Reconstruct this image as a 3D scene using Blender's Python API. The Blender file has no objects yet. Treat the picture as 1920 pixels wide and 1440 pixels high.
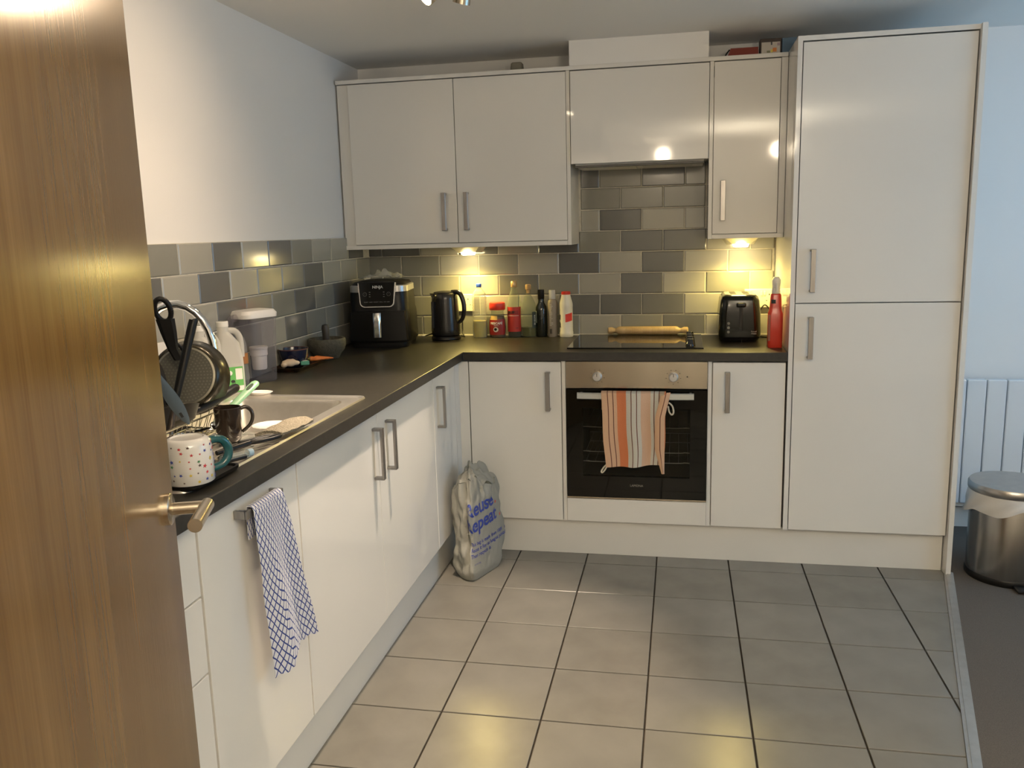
import bpy, bmesh, math, random
from mathutils import Vector, Matrix, noise
random.seed(7)
S = bpy.context.scene
COL = S.collection
PI = math.pi
V = Vector

# ------------------------------------------------------------------ camera
cd = bpy.data.cameras.new('camera'); cam = bpy.data.objects.new('camera', cd); COL.objects.link(cam)
cd.sensor_width = 36; cd.lens = 36 * 1587.4 / 1920; cd.clip_start = .02
rt = V((.98099507, .19223409, -.02635774)); up = V((-.00860789, .17882457, .98384332)); fw = V((-.19384164, .96491856, -.17708075))
m = Matrix((rt, up, -fw)).transposed().to_4x4(); m.translation = V((1.5705, -4.1738, 1.4348))
cam.matrix_world = m
S.camera = cam

# ------------------------------------------------------------------ world, lights, exposure
w = bpy.data.worlds.new('world'); S.world = w; w.use_nodes = True
w.node_tree.nodes['Background'].inputs[0].default_value = (.75, .83, 1, 1)
w.node_tree.nodes['Background'].inputs[1].default_value = .15
S.view_settings.view_transform = 'Standard'; S.view_settings.look = 'None'
S.view_settings.gamma = 1; S.view_settings.use_curve_mapping = False
S.view_settings.exposure = 0.36


def light(name, kind, loc, aim, energy, color, **k):
    d = bpy.data.lights.new(name, kind); o = bpy.data.objects.new(name, d); COL.objects.link(o)
    d.energy = energy; d.color = color
    for a, b in k.items(): setattr(d, a, b)
    o.location = loc
    if aim is not None:
        o.rotation_euler = (V(aim) - V(loc)).to_track_quat('-Z', 'Y').to_euler()
    return o


# daylight through the living-room window on the right-hand wall
light('window_daylight', 'AREA', (4.30, -1.55, 1.45), (2.9, -1.2, 1.2), 18, (.30, .64, 1), shape='RECTANGLE', size=2.0, size_y=1.2)
# hall ceiling lamp behind the camera
light('hall_lamp_light', 'POINT', (1.40, -4.85, 2.11), None, 12, (1, .81, .57), shadow_soft_size=.06)
light('living_lamp_light', 'POINT', (2.44, -4.75, 2.11), None, 12, (1, .81, .57), shadow_soft_size=.06)


# added upward fill behind the camera to brighten the ceiling, not a real lamp
light('ceiling_fill_light', 'AREA', (2.1, -4.0, 1.70), (2.1, -3.98, 3.0), 52, (1, .86, .64), shape='DISK', size=.30)

# ------------------------------------------------------------------ materials
MATS = {}


def nt(name):
    mt = bpy.data.materials.new(name); mt.use_nodes = True
    t = mt.node_tree
    return mt, t, t.nodes['Principled BSDF']


def setp(b, **k):
    for a, v in k.items():
        a = a.replace('_', ' ')
        if a in b.inputs:
            b.inputs[a].default_value = v


def mat(name, col, rough=.5, metal=0, c2=None, scale=20, det=3, amt=1, bump=0, bscale=None, stretch=(1, 1, 1), **k):
    if name in MATS: return MATS[name]
    mt, t, b = nt(name)
    col = tuple(col) + (1,)
    b.inputs['Base Color'].default_value = col
    b.inputs['Roughness'].default_value = rough
    b.inputs['Metallic'].default_value = metal
    setp(b, **k)
    if c2 is not None or bump:
        tc = t.nodes.new('ShaderNodeTexCoord'); mp = t.nodes.new('ShaderNodeMapping')
        mp.inputs['Scale'].default_value = stretch
        t.links.new(tc.outputs['Object'], mp.inputs['Vector'])
    if c2 is not None:
        n = t.nodes.new('ShaderNodeTexNoise'); n.inputs['Scale'].default_value = scale; n.inputs['Detail'].default_value = det
        t.links.new(mp.outputs[0], n.inputs['Vector'])
        r = t.nodes.new('ShaderNodeValToRGB'); r.color_ramp.elements[0].position = .5 - .22 / amt; r.color_ramp.elements[1].position = .5 + .22 / amt
        r.color_ramp.elements[0].color = col; r.color_ramp.elements[1].color = tuple(c2) + (1,)
        t.links.new(n.outputs['Fac'], r.inputs[0]); t.links.new(r.outputs[0], b.inputs['Base Color'])
    if bump:
        n = t.nodes.new('ShaderNodeTexNoise'); n.inputs['Scale'].default_value = bscale or scale; n.inputs['Detail'].default_value = 3
        t.links.new(mp.outputs[0], n.inputs['Vector'])
        bp = t.nodes.new('ShaderNodeBump'); bp.inputs['Strength'].default_value = bump; bp.inputs['Distance'].default_value = .01
        t.links.new(n.outputs['Fac'], bp.inputs['Height']); t.links.new(bp.outputs[0], b.inputs['Normal'])
    MATS[name] = mt
    return mt


def emis(name, col, st):
    mt, t, b = nt(name)
    b.inputs['Base Color'].default_value = (.8, .8, .8, 1)
    b.inputs['Emission Color'].default_value = tuple(col) + (1,); b.inputs['Emission Strength'].default_value = st
    return mt


def clear(name, col, alpha=.3, rough=.08, edge=.32):
    """thin clear plastic / glass: part transparent, part glossy"""
    mt, t, b = nt(name)
    b.inputs['Base Color'].default_value = tuple(col) + (1,); b.inputs['Roughness'].default_value = rough
    tr = t.nodes.new('ShaderNodeBsdfTransparent'); tr.inputs[0].default_value = tuple(min(1, c * .35 + .65) for c in col) + (1,)
    mx = t.nodes.new('ShaderNodeMixShader'); lw = t.nodes.new('ShaderNodeLayerWeight'); lw.inputs['Blend'].default_value = .22
    mr = t.nodes.new('ShaderNodeMapRange'); mr.inputs['To Min'].default_value = alpha; mr.inputs['To Max'].default_value = min(1, alpha + edge)
    t.links.new(lw.outputs['Facing'], mr.inputs['Value']); t.links.new(mr.outputs[0], mx.inputs[0])
    t.links.new(tr.outputs[0], mx.inputs[1]); t.links.new(b.outputs[0], mx.inputs[2])
    t.links.new(mx.outputs[0], t.nodes['Material Output'].inputs['Surface'])
    return mt


def uvstripes(name, stops, rough=.9):
    mt, t, b = nt(name)
    uv = t.nodes.new('ShaderNodeUVMap'); sx = t.nodes.new('ShaderNodeSeparateXYZ'); r = t.nodes.new('ShaderNodeValToRGB')
    t.links.new(uv.outputs[0], sx.inputs[0]); t.links.new(sx.outputs[0], r.inputs[0])
    cr = r.color_ramp; cr.interpolation = 'CONSTANT'
    cr.elements[0].position = 0; cr.elements[0].color = stops[0][1] + (1,)
    cr.elements[1].position = stops[1][0]; cr.elements[1].color = stops[1][1] + (1,)
    for p, c in stops[2:]:
        e = cr.elements.new(p); e.color = c + (1,)
    n = t.nodes.new('ShaderNodeTexNoise'); n.inputs['Scale'].default_value = 260
    bp = t.nodes.new('ShaderNodeBump'); bp.inputs['Strength'].default_value = .5; bp.inputs['Distance'].default_value = .003
    tc = t.nodes.new('ShaderNodeTexCoord'); t.links.new(tc.outputs['Object'], n.inputs['Vector'])
    t.links.new(n.outputs['Fac'], bp.inputs['Height']); t.links.new(bp.outputs[0], b.inputs['Normal'])
    t.links.new(r.outputs[0], b.inputs['Base Color']); b.inputs['Roughness'].default_value = rough
    return mt


def uvlattice(name, base, line, freq, wd):
    """diamond lattice print driven by the cloth's own UVs (metres)"""
    mt, t, b = nt(name)
    uv = t.nodes.new('ShaderNodeUVMap'); sx = t.nodes.new('ShaderNodeSeparateXYZ'); t.links.new(uv.outputs[0], sx.inputs[0])

    def M(op, a, c=None, val=None):
        n = t.nodes.new('ShaderNodeMath'); n.operation = op
        t.links.new(a, n.inputs[0])
        if c is not None: t.links.new(c, n.inputs[1])
        if val is not None: n.inputs[1].default_value = val
        return n.outputs[0]
    u = M('MULTIPLY', sx.outputs[0], val=freq); v = M('MULTIPLY', sx.outputs[1], val=freq * .85)
    res = []
    for op in ('ADD', 'SUBTRACT'):
        a = M('FRACT', M(op, u, v))
        res.append(M('LESS_THAN', M('ABSOLUTE', M('SUBTRACT', a, val=.5)), val=wd))
    mx = M('MAXIMUM', res[0], res[1])
    c = t.nodes.new('ShaderNodeMix'); c.data_type = 'RGBA'
    c.inputs[6].default_value = base + (1,); c.inputs[7].default_value = line + (1,)
    t.links.new(mx, c.inputs[0]); t.links.new(c.outputs[2], b.inputs['Base Color']); b.inputs['Roughness'].default_value = .95
    return mt


white_wall = mat('painted plaster', (.80, .79, .775), .75, bump=.04, bscale=260)
ceil_m = mat('ceiling paint', (.85, .835, .80), .85, bump=.04, bscale=200)
gloss = mat('white gloss acrylic', (.76, .74, .70), .06, c2=(.745, .725, .685), scale=3, Coat_Weight=.15, Coat_Roughness=.03)
carc = mat('white melamine', (.74, .72, .69), .4, c2=(.72, .70, .67), scale=5)
plinth_m = mat('plinth white', (.72, .70, .66), .3, c2=(.70, .68, .64), scale=5)
wtop = mat('dark stone laminate', (.014, .0120, .008), .38, c2=(.032, .028, .021), scale=55, det=6, bump=.06, bscale=400)
wedge_m = mat('dark laminate edge', (.022, .019, .015), .45, c2=(.032, .028, .022), scale=60)
handle_m = mat('brushed nickel', (.33, .31, .29), .33, 1, c2=(.40, .38, .36), scale=120, stretch=(1, 1, .1))
chrome = mat('chrome', (.86, .87, .88), .07, 1)
steel = mat('brushed steel', (.48, .42, .33), .24, 1, c2=(.58, .51, .41), scale=9, stretch=(1, 1, .2))
sink_m = mat('sink steel', (.70, .66, .60), .38, 1, c2=(.76, .72, .66), scale=40)
brass_m = mat('satin nickel door furniture', (.66, .58, .46), .24, 1)
blk_glass = mat('black glass', (.006, .0055, .004), .04, Specular_IOR_Level=.32)
blk = mat('black plastic', (.008, .007, .006), .38, Specular_IOR_Level=.3)
blk_gloss = mat('black gloss plastic', (.012, .012, .010), .12, Coat_Weight=.5)
blk_matt = mat('black matt coating', (.018, .016, .013), .38, c2=(.026, .022, .018), scale=40)
wplast = mat('white plastic', (.80, .78, .74), .35)
redp = mat('red plastic', (.70, .045, .025), .35)
bluep = mat('blue plastic', (.03, .08, .45), .3)
rubber = mat('black cable', (.012, .011, .010), .5)
grout = mat('cream grout', (.74, .70, .60), .8, c2=(.60, .56, .47), scale=60)
fgrout = mat('dark floor grout', (.055, .043, .030), .9, c2=(.075, .058, .042), scale=40)
tileA = [mat('pale grey glazed tile', (.38, .37, .325), .13, c2=(.355, .35, .31), scale=9, bump=.015, bscale=11),
         mat('mid grey glazed tile', (.255, .252, .222), .13, c2=(.238, .236, .208), scale=9, bump=.015, bscale=11),
         mat('dark grey glazed tile', (.155, .156, .150), .13, c2=(.142, .144, .138), scale=9, bump=.015, bscale=11)]
ftile = [mat('floor tile %d' % i, (.225 + d, .212 + d, .184 + d), .27, c2=(.185 + d, .174 + d, .150 + d), scale=5.5 + i, det=7, bump=.03, bscale=30) for i, d in enumerate((0, .008, -.008))]
carpet_m = mat('dark grey carpet', (.125, .105, .087), .95, c2=(.17, .145, .122), scale=300, bump=.6, bscale=500)


def wood(name, a, b2, rough=.42):
    mt, t, b = nt(name)
    tc = t.nodes.new('ShaderNodeTexCoord'); mp = t.nodes.new('ShaderNodeMapping'); mp.inputs['Scale'].default_value = (7, 7, .30)
    n = t.nodes.new('ShaderNodeTexNoise'); n.inputs['Scale'].default_value = 3; n.inputs['Detail'].default_value = 8; n.inputs['Distortion'].default_value = .6
    t.links.new(tc.outputs['Object'], mp.inputs[0]); t.links.new(mp.outputs[0], n.inputs['Vector'])
    r = t.nodes.new('ShaderNodeValToRGB'); r.color_ramp.elements[0].position = .34; r.color_ramp.elements[1].position = .68
    r.color_ramp.elements[0].color = a + (1,); r.color_ramp.elements[1].color = b2 + (1,)
    n2 = t.nodes.new('ShaderNodeTexNoise'); n2.inputs['Scale'].default_value = 22; mp2 = t.nodes.new('ShaderNodeMapping'); mp2.inputs['Scale'].default_value = (9, 9, .35)
    t.links.new(tc.outputs['Object'], mp2.inputs[0]); t.links.new(mp2.outputs[0], n2.inputs['Vector'])
    mx = t.nodes.new('ShaderNodeMix'); mx.data_type = 'RGBA'; mx.blend_type = 'MULTIPLY'; mx.inputs[0].default_value = .35
    t.links.new(n.outputs['Fac'], r.inputs[0]); t.links.new(r.outputs[0], mx.inputs[6]); t.links.new(n2.outputs['Fac'], mx.inputs[7])
    t.links.new(mx.outputs[2], b.inputs['Base Color']); b.inputs['Roughness'].default_value = rough
    bp = t.nodes.new('ShaderNodeBump'); bp.inputs['Strength'].default_value = .03; bp.inputs['Distance'].default_value = .003
    t.links.new(n2.outputs['Fac'], bp.inputs['Height']); t.links.new(bp.outputs[0], b.inputs['Normal'])
    return mt


oak = wood('oak veneer', (.160, .084, .024), (.225, .127, .040), .20)
pine = wood('pale rolling pin wood', (.62, .42, .19), (.74, .54, .28), .5)

# ------------------------------------------------------------------ mesh builder
EMPTY_ME = None


class MB:
    def __init__(s): s.bm = bmesh.new(); s.M = Matrix(); s.mi = 0; s.boxy = True

    def _new(s, verts, M=None):
        T = s.M @ M if M is not None else s.M
        for v in verts: v.co = T @ v.co

    def box(s, a, b, bev=0, seg=2, M=None):
        a = V(a); b = V(b); c = (a + b) / 2; d = b - a
        r = bmesh.ops.create_cube(s.bm, size=1, matrix=Matrix.Translation(c) @ Matrix.Diagonal((abs(d.x), abs(d.y), abs(d.z), 1)))
        vs = r['verts']
        if bev:
            es = list({e for v in vs for e in v.link_edges})
            r2 = bmesh.ops.bevel(s.bm, geom=es, offset=min(bev, min(abs(x) for x in d) * .49), segments=seg, profile=.5, affect='EDGES')
            vs = list({v for f in r2['faces'] for v in f.verts} | {v for v in vs if v.is_valid})
        fs = {f for v in vs for f in v.link_faces}
        for f in fs: f.material_index = s.mi
        s._new(vs, M); return s

    def loft(s, rings, cap0=True, cap1=True, closed=True, uvs=None):
        """rings: list of lists of points (same count)"""
        s.boxy = False
        R = [[s.bm.verts.new(s.M @ V(p)) for p in ring] for ring in rings]
        n = len(R[0])
        lay = None
        if uvs: lay = s.bm.loops.layers.uv.verify()
        for i in range(len(R) - 1):
            for j in range(n if closed else n - 1):
                k = (j + 1) % n
                try: f = s.bm.faces.new((R[i][j], R[i][k], R[i + 1][k], R[i + 1][j]))
                except ValueError: continue
                f.material_index = s.mi
                if uvs:
                    for lp, (a, b) in zip(f.loops, ((i, j), (i, k), (i + 1, k), (i + 1, j))): lp[lay].uv = uvs(a, b)
        if closed:
            for c, ring in ((cap0, R[0]), (cap1, R[-1])):
                if c:
                    try: f = s.bm.faces.new(ring); f.material_index = s.mi
                    except ValueError: pass
        return s

    def lathe(s, prof, c=(0, 0, 0), seg=32, M=None, cap=True, sx=1, sy=1):
        """prof: list of (r,z)"""
        T = Matrix.Translation(V(c))
        if M is not None: T = T @ M
        rings = [[T @ V((max(r, 1e-5) * sx * math.cos(2 * PI * i / seg), max(r, 1e-5) * sy * math.sin(2 * PI * i / seg), z)) for i in range(seg)] for r, z in prof]
        return s.loft(rings, cap, cap)

    def tube(s, pts, r, seg=12, cap=True, flat=1, nrm=None, sm=None):
        pts = [V(p) for p in pts]; rr = r if hasattr(r, '__len__') else [r] * len(pts)
        if sm is None: sm = 4 if 4 <= len(pts) <= 9 else 0
        if sm:      # Catmull-Rom smoothing of the path
            q_, r_ = [], []
            for i in range(len(pts) - 1):
                p0, p1, p2, p3 = pts[max(i - 1, 0)], pts[i], pts[i + 1], pts[min(i + 2, len(pts) - 1)]
                for k in range(sm):
                    t = k / sm
                    q_.append(.5 * ((2 * p1) + (p2 - p0) * t + (2 * p0 - 5 * p1 + 4 * p2 - p3) * t * t + (3 * p1 - p0 - 3 * p2 + p3) * t ** 3))
                    r_.append(rr[i] + (rr[i + 1] - rr[i]) * t)
            pts = q_ + [pts[-1]]; rr = r_ + [rr[-1]]
        rings = []; N = V(nrm) if nrm is not None else None
        for i, p in enumerate(pts):
            t = (pts[min(i + 1, len(pts) - 1)] - pts[max(i - 1, 0)]).normalized()
            if N is None:
                N = V((0, 0, 1)) if abs(t.z) < .9 else V((1, 0, 0))
            N = (N - t * N.dot(t)); N.normalize(); B = t.cross(N)
            rings.append([p + rr[i] * (N * math.cos(2 * PI * j / seg) * flat + B * math.sin(2 * PI * j / seg)) for j in range(seg)])
        return s.loft(rings, cap, cap)

    def prism(s, poly, a, b, axis='z'):
        """extrude a 2D polygon along an axis between a and b"""
        def P(u, v, w):
            return {'z': (u, v, w), 'y': (u, w, v), 'x': (w, u, v)}[axis]
        return s.loft([[P(u, v, a) for u, v in poly], [P(u, v, b) for u, v in poly]])

    def sphere(s, c, r, seg=20, ring=12, M=None):
        c = V(c); r = V(r) if hasattr(r, '__len__') else V((r, r, r))
        prof = []
        rings = []
        for i in range(ring + 1):
            th = PI * i / ring
            rings.append([c + (M @ V((r.x * math.sin(th) * math.cos(2 * PI * j / seg), r.y * math.sin(th) * math.sin(2 * PI * j / seg), -r.z * math.cos(th))) if M is not None else
                               V((r.x * math.sin(th) * math.cos(2 * PI * j / seg), r.y * math.sin(th) * math.sin(2 * PI * j / seg), -r.z * math.cos(th)))) for j in range(seg)])
        rings[0] = [p + (rings[1][k] - p) * .01 for k, p in enumerate(rings[0])]
        rings[-1] = [p + (rings[-2][k] - p) * .01 for k, p in enumerate(rings[-1])]
        return s.loft(rings)

    def sheet(s, fn, nu, nv, thick=.002, uvf=None):
        """fn(i/nu, j/nv) -> point; gives it thickness"""
        s.boxy = False
        lay = s.bm.loops.layers.uv.verify()
        G = [[V(fn(i / nu, j / nv)) for j in range(nv + 1)] for i in range(nu + 1)]
        N = [[None] * (nv + 1) for _ in range(nu + 1)]
        for i in range(nu + 1):
            for j in range(nv + 1):
                du = G[min(i + 1, nu)][j] - G[max(i - 1, 0)][j]; dv = G[i][min(j + 1, nv)] - G[i][max(j - 1, 0)]
                n = du.cross(dv); N[i][j] = n.normalized() if n.length > 1e-12 else V((0, 0, 1))
        A = [[s.bm.verts.new(s.M @ (G[i][j] + N[i][j] * thick / 2)) for j in range(nv + 1)] for i in range(nu + 1)]
        B = [[s.bm.verts.new(s.M @ (G[i][j] - N[i][j] * thick / 2)) for j in range(nv + 1)] for i in range(nu + 1)]

        def F(vs, ids):
            f = s.bm.faces.new(vs); f.material_index = s.mi
            for lp, (i, j) in zip(f.loops, ids):
                lp[lay].uv = uvf(i / nu, j / nv) if uvf else (i / nu, j / nv)
        for i in range(nu):
            for j in range(nv):
                ids = ((i, j), (i + 1, j), (i + 1, j + 1), (i, j + 1))
                F([A[a][b] for a, b in ids], ids)
                ids = ids[::-1]; F([B[a][b] for a, b in ids], ids)
        for i in range(nu):
            for j in (0, nv):
                ids = ((i, j), (i + 1, j)); F([A[i][j], A[i + 1][j], B[i + 1][j], B[i][j]], (ids[0], ids[1], ids[1], ids[0]))
        for j in range(nv):
            for i in (0, nu):
                ids = ((i, j), (i, j + 1)); F([A[i][j], A[i][j + 1], B[i][j + 1], B[i][j]], (ids[0], ids[1], ids[1], ids[0]))
        return s

    def done(s, name, mats, parent=None, smooth=40, off=None, weld=0):
        if s.boxy: smooth = 0
        if weld: bmesh.ops.remove_doubles(s.bm, verts=s.bm.verts, dist=weld)
        bmesh.ops.recalc_face_normals(s.bm, faces=s.bm.faces)
        if off is not None: bmesh.ops.translate(s.bm, vec=-V(off), verts=s.bm.verts)
        me = bpy.data.meshes.new(name); s.bm.to_mesh(me); s.bm.free()
        for mm in (mats if isinstance(mats, (list, tuple)) else [mats]): me.materials.append(mm)
        if smooth:
            me.shade_smooth(); me.set_sharp_from_angle(angle=math.radians(smooth))
        o = bpy.data.objects.new(name, me); COL.objects.link(o)
        if parent is not None: o.parent = parent
        return o


ORG = {}


def thing(name, label, cat, loc=(0, 0, 0), rz=0, group=None):
    o = bpy.data.objects.new(name, None); COL.objects.link(o); o.empty_display_size = .05
    o.location = loc; o.rotation_euler = (0, 0, rz); o['label'] = label; o['category'] = cat
    if group: o['group'] = group
    ORG[o] = V(loc)
    return o


def tag(o, label, cat, group=None):
    o['label'] = label; o['category'] = cat
    if group: o['group'] = group
    return o


def P(mb, name, mt, par, **k):
    """part given in world coordinates under an unrotated thing (or under one of its parts)"""
    root = par
    while root.parent is not None: root = root.parent
    return mb.done(name, mt, par, off=ORG.get(root, V((0, 0, 0))), **k)


def struct(mb, name, mt, **k):
    o = mb.done(name, mt, None, **k); o['kind'] = 'structure'; return o


def box(*a, **k): return MB().box(*a, **k)


def text(name, s, size, mt, par, M, warp=None, ext=.0004, align='CENTER', bold=0, off=None):
    cu = bpy.data.curves.new('t', 'FONT'); cu.body = s; cu.size = size; cu.align_x = align; cu.align_y = 'CENTER'
    cu.extrude = ext; cu.resolution_u = 3; cu.offset = bold
    to = bpy.data.objects.new('t', cu); COL.objects.link(to)
    dg = bpy.context.evaluated_depsgraph_get(); dg.update()
    me = bpy.data.meshes.new_from_object(to.evaluated_get(dg))
    bpy.data.objects.remove(to); bpy.data.curves.remove(cu)
    me.name = name; me.materials.clear(); me.materials.append(mt)
    for v in me.vertices:
        co = v.co.copy()
        co = V(warp(co.x, co.y, co.z)) if warp else M @ co
        v.co = co - (off if off is not None else V((0, 0, 0)))
    o = bpy.data.objects.new(name, me); COL.objects.link(o); o.parent = par
    return o


def T(x, y, z): return Matrix.Translation((x, y, z))


def RX(a): return Matrix.Rotation(math.radians(a), 4, 'X')


def RY(a): return Matrix.Rotation(math.radians(a), 4, 'Y')


def RZ(a): return Matrix.Rotation(math.radians(a), 4, 'Z')


# ------------------------------------------------------------------ shared dimensions
ZC = 2.245; ZT = .92; ZB = .882; XW = .638; YW = -.607; XF = .612; YF = -.592; ZD0 = .162; ZD1 = .876
TT = .202; TH = .1013
XR = 4.35; YH = -5.4

# ------------------------------------------------------------------ structure
wl = struct(box((-.12, YH, -.06), (-.008, .1, ZC)), 'wall_left', white_wall, smooth=0)
wb = struct(box((-.12, .008, -.06), (XR + .12, .12, ZC)), 'wall_back', white_wall, smooth=0)
mb = MB()
mb.box((XR, YH, -.06), (XR + .12, .008, .85)).box((XR, YH, 2.12), (XR + .12, .008, ZC)).box((XR, -.45, .85), (XR + .12, .008, 2.12)).box((XR, YH, .85), (XR + .12, -2.95, 2.12))
struct(mb, 'wall_right', white_wall, smooth=0)
mb = MB()
for y in (-.48, -1.7, -2.92): mb.box((XR + .03, y - .03, .85), (XR + .09, y + .03, 2.12))
mb.box((XR + .03, -2.95, .85), (XR + .09, -.45, .91)).box((XR + .03, -2.95, 2.06), (XR + .09, -.45, 2.12))
struct(mb, 'window_1', mat('window frame white', (.8, .8, .8), .4), smooth=0)
struct(box((-.12, YH - .12, -.06), (XR + .12, YH, ZC)), 'wall_front', white_wall, smooth=0)
mb = MB()  # short wall that carries the door frame
mb.box((-.008, -3.80, 0), (.955, -3.70, ZC))
struct(mb, 'wall_hall', white_wall, smooth=0)
struct(box((-.12, YH - .12, ZC), (XR + .12, .12, ZC + .1)), 'ceiling', ceil_m, smooth=0)
floor = struct(box((-.12, YH - .12, -.06), (XR + .12, .12, -.010)), 'floor', fgrout, smooth=0)

# threshold line (slanted): x = TX(y)
def TX(y): return 2.641 + (y + .627) * .2332


q = .3059; gx = .8679; gy = -.9832; g = .0027
def clip(poly):
    out = []
    n = len(poly)
    for i in range(n):
        a, b = poly[i], poly[(i + 1) % n]
        ia, ib = a[0] <= TX(a[1]) + 1e-9, b[0] <= TX(b[1]) + 1e-9
        if ia: out.append(a)
        if ia != ib:
            fa, fb = a[0] - TX(a[1]), b[0] - TX(b[1]); t = fa / (fa - fb)
            out.append((a[0] + (b[0] - a[0]) * t, a[1] + (b[1] - a[1]) * t))
    return out


full = {}
for i in range(-3, 7):
    for j in range(-9, 4):
        x0 = gx + q * i + g; x1 = gx + q * (i + 1) - g; y0 = gy + q * (j - 1) + g; y1 = gy + q * j - g
        if x1 < .45 or y1 < -3.7 + .02 or y0 > -.45: continue
        p = clip([(x0, y0), (x1, y0), (x1, y1), (x0, y1)])
        if len(p) < 3: continue
        ar = .5 * abs(sum(p[k][0] * p[(k + 1) % len(p)][1] - p[(k + 1) % len(p)][0] * p[k][1] for k in range(len(p))))
        if ar < .00001: continue
        mi = random.choice((0, 0, 1, 2)); c = ((x0 + x1) / 2, (y0 + y1) / 2, 0)
        whole = len(p) == 4 and all(abs(a[0] - b[0]) < 1e-6 for a, b in zip(p, [(x0, y0), (x1, y0), (x1, y1), (x0, y1)]))
        if whole and mi in full:
            o = bpy.data.objects.new('floor_tile', full[mi]); COL.objects.link(o); o.parent = floor
        else:
            mm = MB()
            cx = sum(a[0] for a in p) / len(p); cy = sum(a[1] for a in p) / len(p)
            sh = lambda k: [(a[0] + (cx - a[0]) * k, a[1] + (cy - a[1]) * k) for a in p]
            mm.loft([[(a, b, -.011) for a, b in p], [(a, b, -.0012) for a, b in p], [(a, b, 0) for a, b in sh(.009)]], cap0=False)
            o = mm.done('floor_tile', ftile[mi], floor, off=c, smooth=0)
            if whole: full[mi] = o.data
        o.location = c
mb = MB()  # carpet of the living room and of the hall
mb.prism([(TX(-.4) + .02, .0), (XR, .0), (XR, YH), (TX(-3.7) + .02, YH), (TX(-3.7) + .02, -3.7), (TX(-.4) + .02, -.4)][::1], -.02, .004)
mb.box((0, YH, -.02), (TX(-3.7) + .02, -3.70, .004))
P(mb, 'carpet', carpet_m, floor, smooth=0)
mb = MB()
for a, b, z0, z1 in ((0, .010, -.01, .0045), (.010, .030, -.01, .008), (.030, .036, -.01, .006)):
    mb.loft([[(TX(y) + a, y, z0), (TX(y) + b, y, z0), (TX(y) + b, y, z1), (TX(y) + a, y, z1)] for y in (-.60, -3.69)])
struct(mb, 'trim_1', mat('satin aluminium strip', (.52, .50, .47), .35, .85, c2=(.45, .43, .40), scale=30), smooth=0)
mb = MB().box((2.68, -.012, .0), (XR, .008, .10), .004)
struct(mb, 'baseboard_back', wplast)

# ---- wall tiles
wtm = {}


def wtile(par, w, mi, loc, rz):
    key = (round(w, 3), mi)
    if key in wtm:
        o = bpy.data.objects.new('wall_tile', wtm[key]); COL.objects.link(o); o.parent = par
    else:
        mm = MB(); e = .004
        h = TH / 2 - .0017; ww = w / 2
        mm.loft([[(-ww, 0, -h), (ww, 0, -h), (ww, 0, h), (-ww, 0, h)], [(-ww, -.0062, -h), (ww, -.0062, -h), (ww, -.0062, h), (-ww, -.0062, h)],
                 [(-ww + e, -.0085, -h + e), (ww - e, -.0085, -h + e), (ww - e, -.0085, h - e), (-ww + e, -.0085, h - e)]], cap0=False)
        o = mm.done('wall_tile', tileA[mi], par, smooth=0); wtm[key] = o.data
    o.location = loc; o.rotation_euler = (random.uniform(-.004, .004), random.uniform(-.002, .002), rz + random.uniform(-.004, .004))
    return o


L_, M_, D_ = 0, 1, 2
tx = 1.1855
# per row: dict column index -> tone ; columns counted so that a joint sits at tx + TT*(k - par/2)
backpat = {0: 'LMMDMLLMDMLMDLLL', 1: 'MLMDMLMDLDDDLMLL', 2: 'MDMLMMLDLLDLMMLL', 3: 'LMMLMLDLDLDDLLML', 4: 'DLDLDDLDMDDLLLLL', 5: 'MMMMMMLDLLMLMMMM', 6: 'MMMMMMMMMMMMMMMM', 7: 'DMDMDDMDDMDDMDMD'}
bases = {}
tone = {'L': 0, 'M': 1, 'D': 2}
groutb = MB().box((0, -.0050, ZT + .002), (2.004, .009, ZT + 5 * TH))
groutb.box((1.06, -.0050, ZT + 5 * TH), (1.72, .009, 1.715))
P(groutb, 'grout_bed', grout, wb, smooth=0)
# known tones by left joint px -> column index k (tile spans tx+TT*(k-par/2) .. +TT)
KN = {0: {-1: 'M', 0: 'L', 1: 'M', 2: 'D', 3: 'L', 4: 'L', -2: 'L', -3: 'M', -4: 'M', -5: 'D'},
      1: {-1: 'D', 0: 'D', 1: 'D', 2: 'L', 3: 'M', 4: 'L', -2: 'L', -3: 'L', -4: 'M', -5: 'M', -6: 'M'},
      2: {-1: 'M', 0: 'L', 1: 'D', 2: 'L', 3: 'M', 4: 'L', -2: 'D', -3: 'L', -4: 'M', -5: 'M', -6: 'M'},
      3: {-1: 'D', 0: 'L', 1: 'D', 2: 'L', 3: 'L', 4: 'L', -2: 'L', -3: 'M', -4: 'L', -5: 'M', -6: 'M'},
      4: {-1: 'D', 0: 'M', 1: 'D', 2: 'D', 3: 'L', 4: 'L', -2: 'L', -3: 'D', -4: 'L', -5: 'D', -6: 'D'},
      5: {-1: 'L', 0: 'D', 1: 'L', 2: 'L', 3: 'M'},
      6: {-1: 'M', 0: 'M', 1: 'M', 2: 'M', 3: 'M'},
      7: {-1: 'D', 0: 'M', 1: 'D', 2: 'M', 3: 'D'}}
for r in range(8):
    par = 0 if r % 2 else .5
    xa, xb = (0.001, 2.003) if r < 5 else (1.095, 1.685)
    for k in range(-8, 7):
        x0 = tx + TT * (k - par); x1 = x0 + TT
        x0c = max(x0, xa); x1c = min(x1, xb)
        if x1c - x0c < .02: continue
        w_ = x1c - x0c - .0034
        wtile(wb, w_, tone[KN[r].get(k, 'M')], ((x0c + x1c) / 2, 0.0, ZT + TH * (r + .5)), 0)
groutl = MB().box((-.009, -3.35, ZT + .002), (.0050, 0, ZT + 5 * TH))
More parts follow.
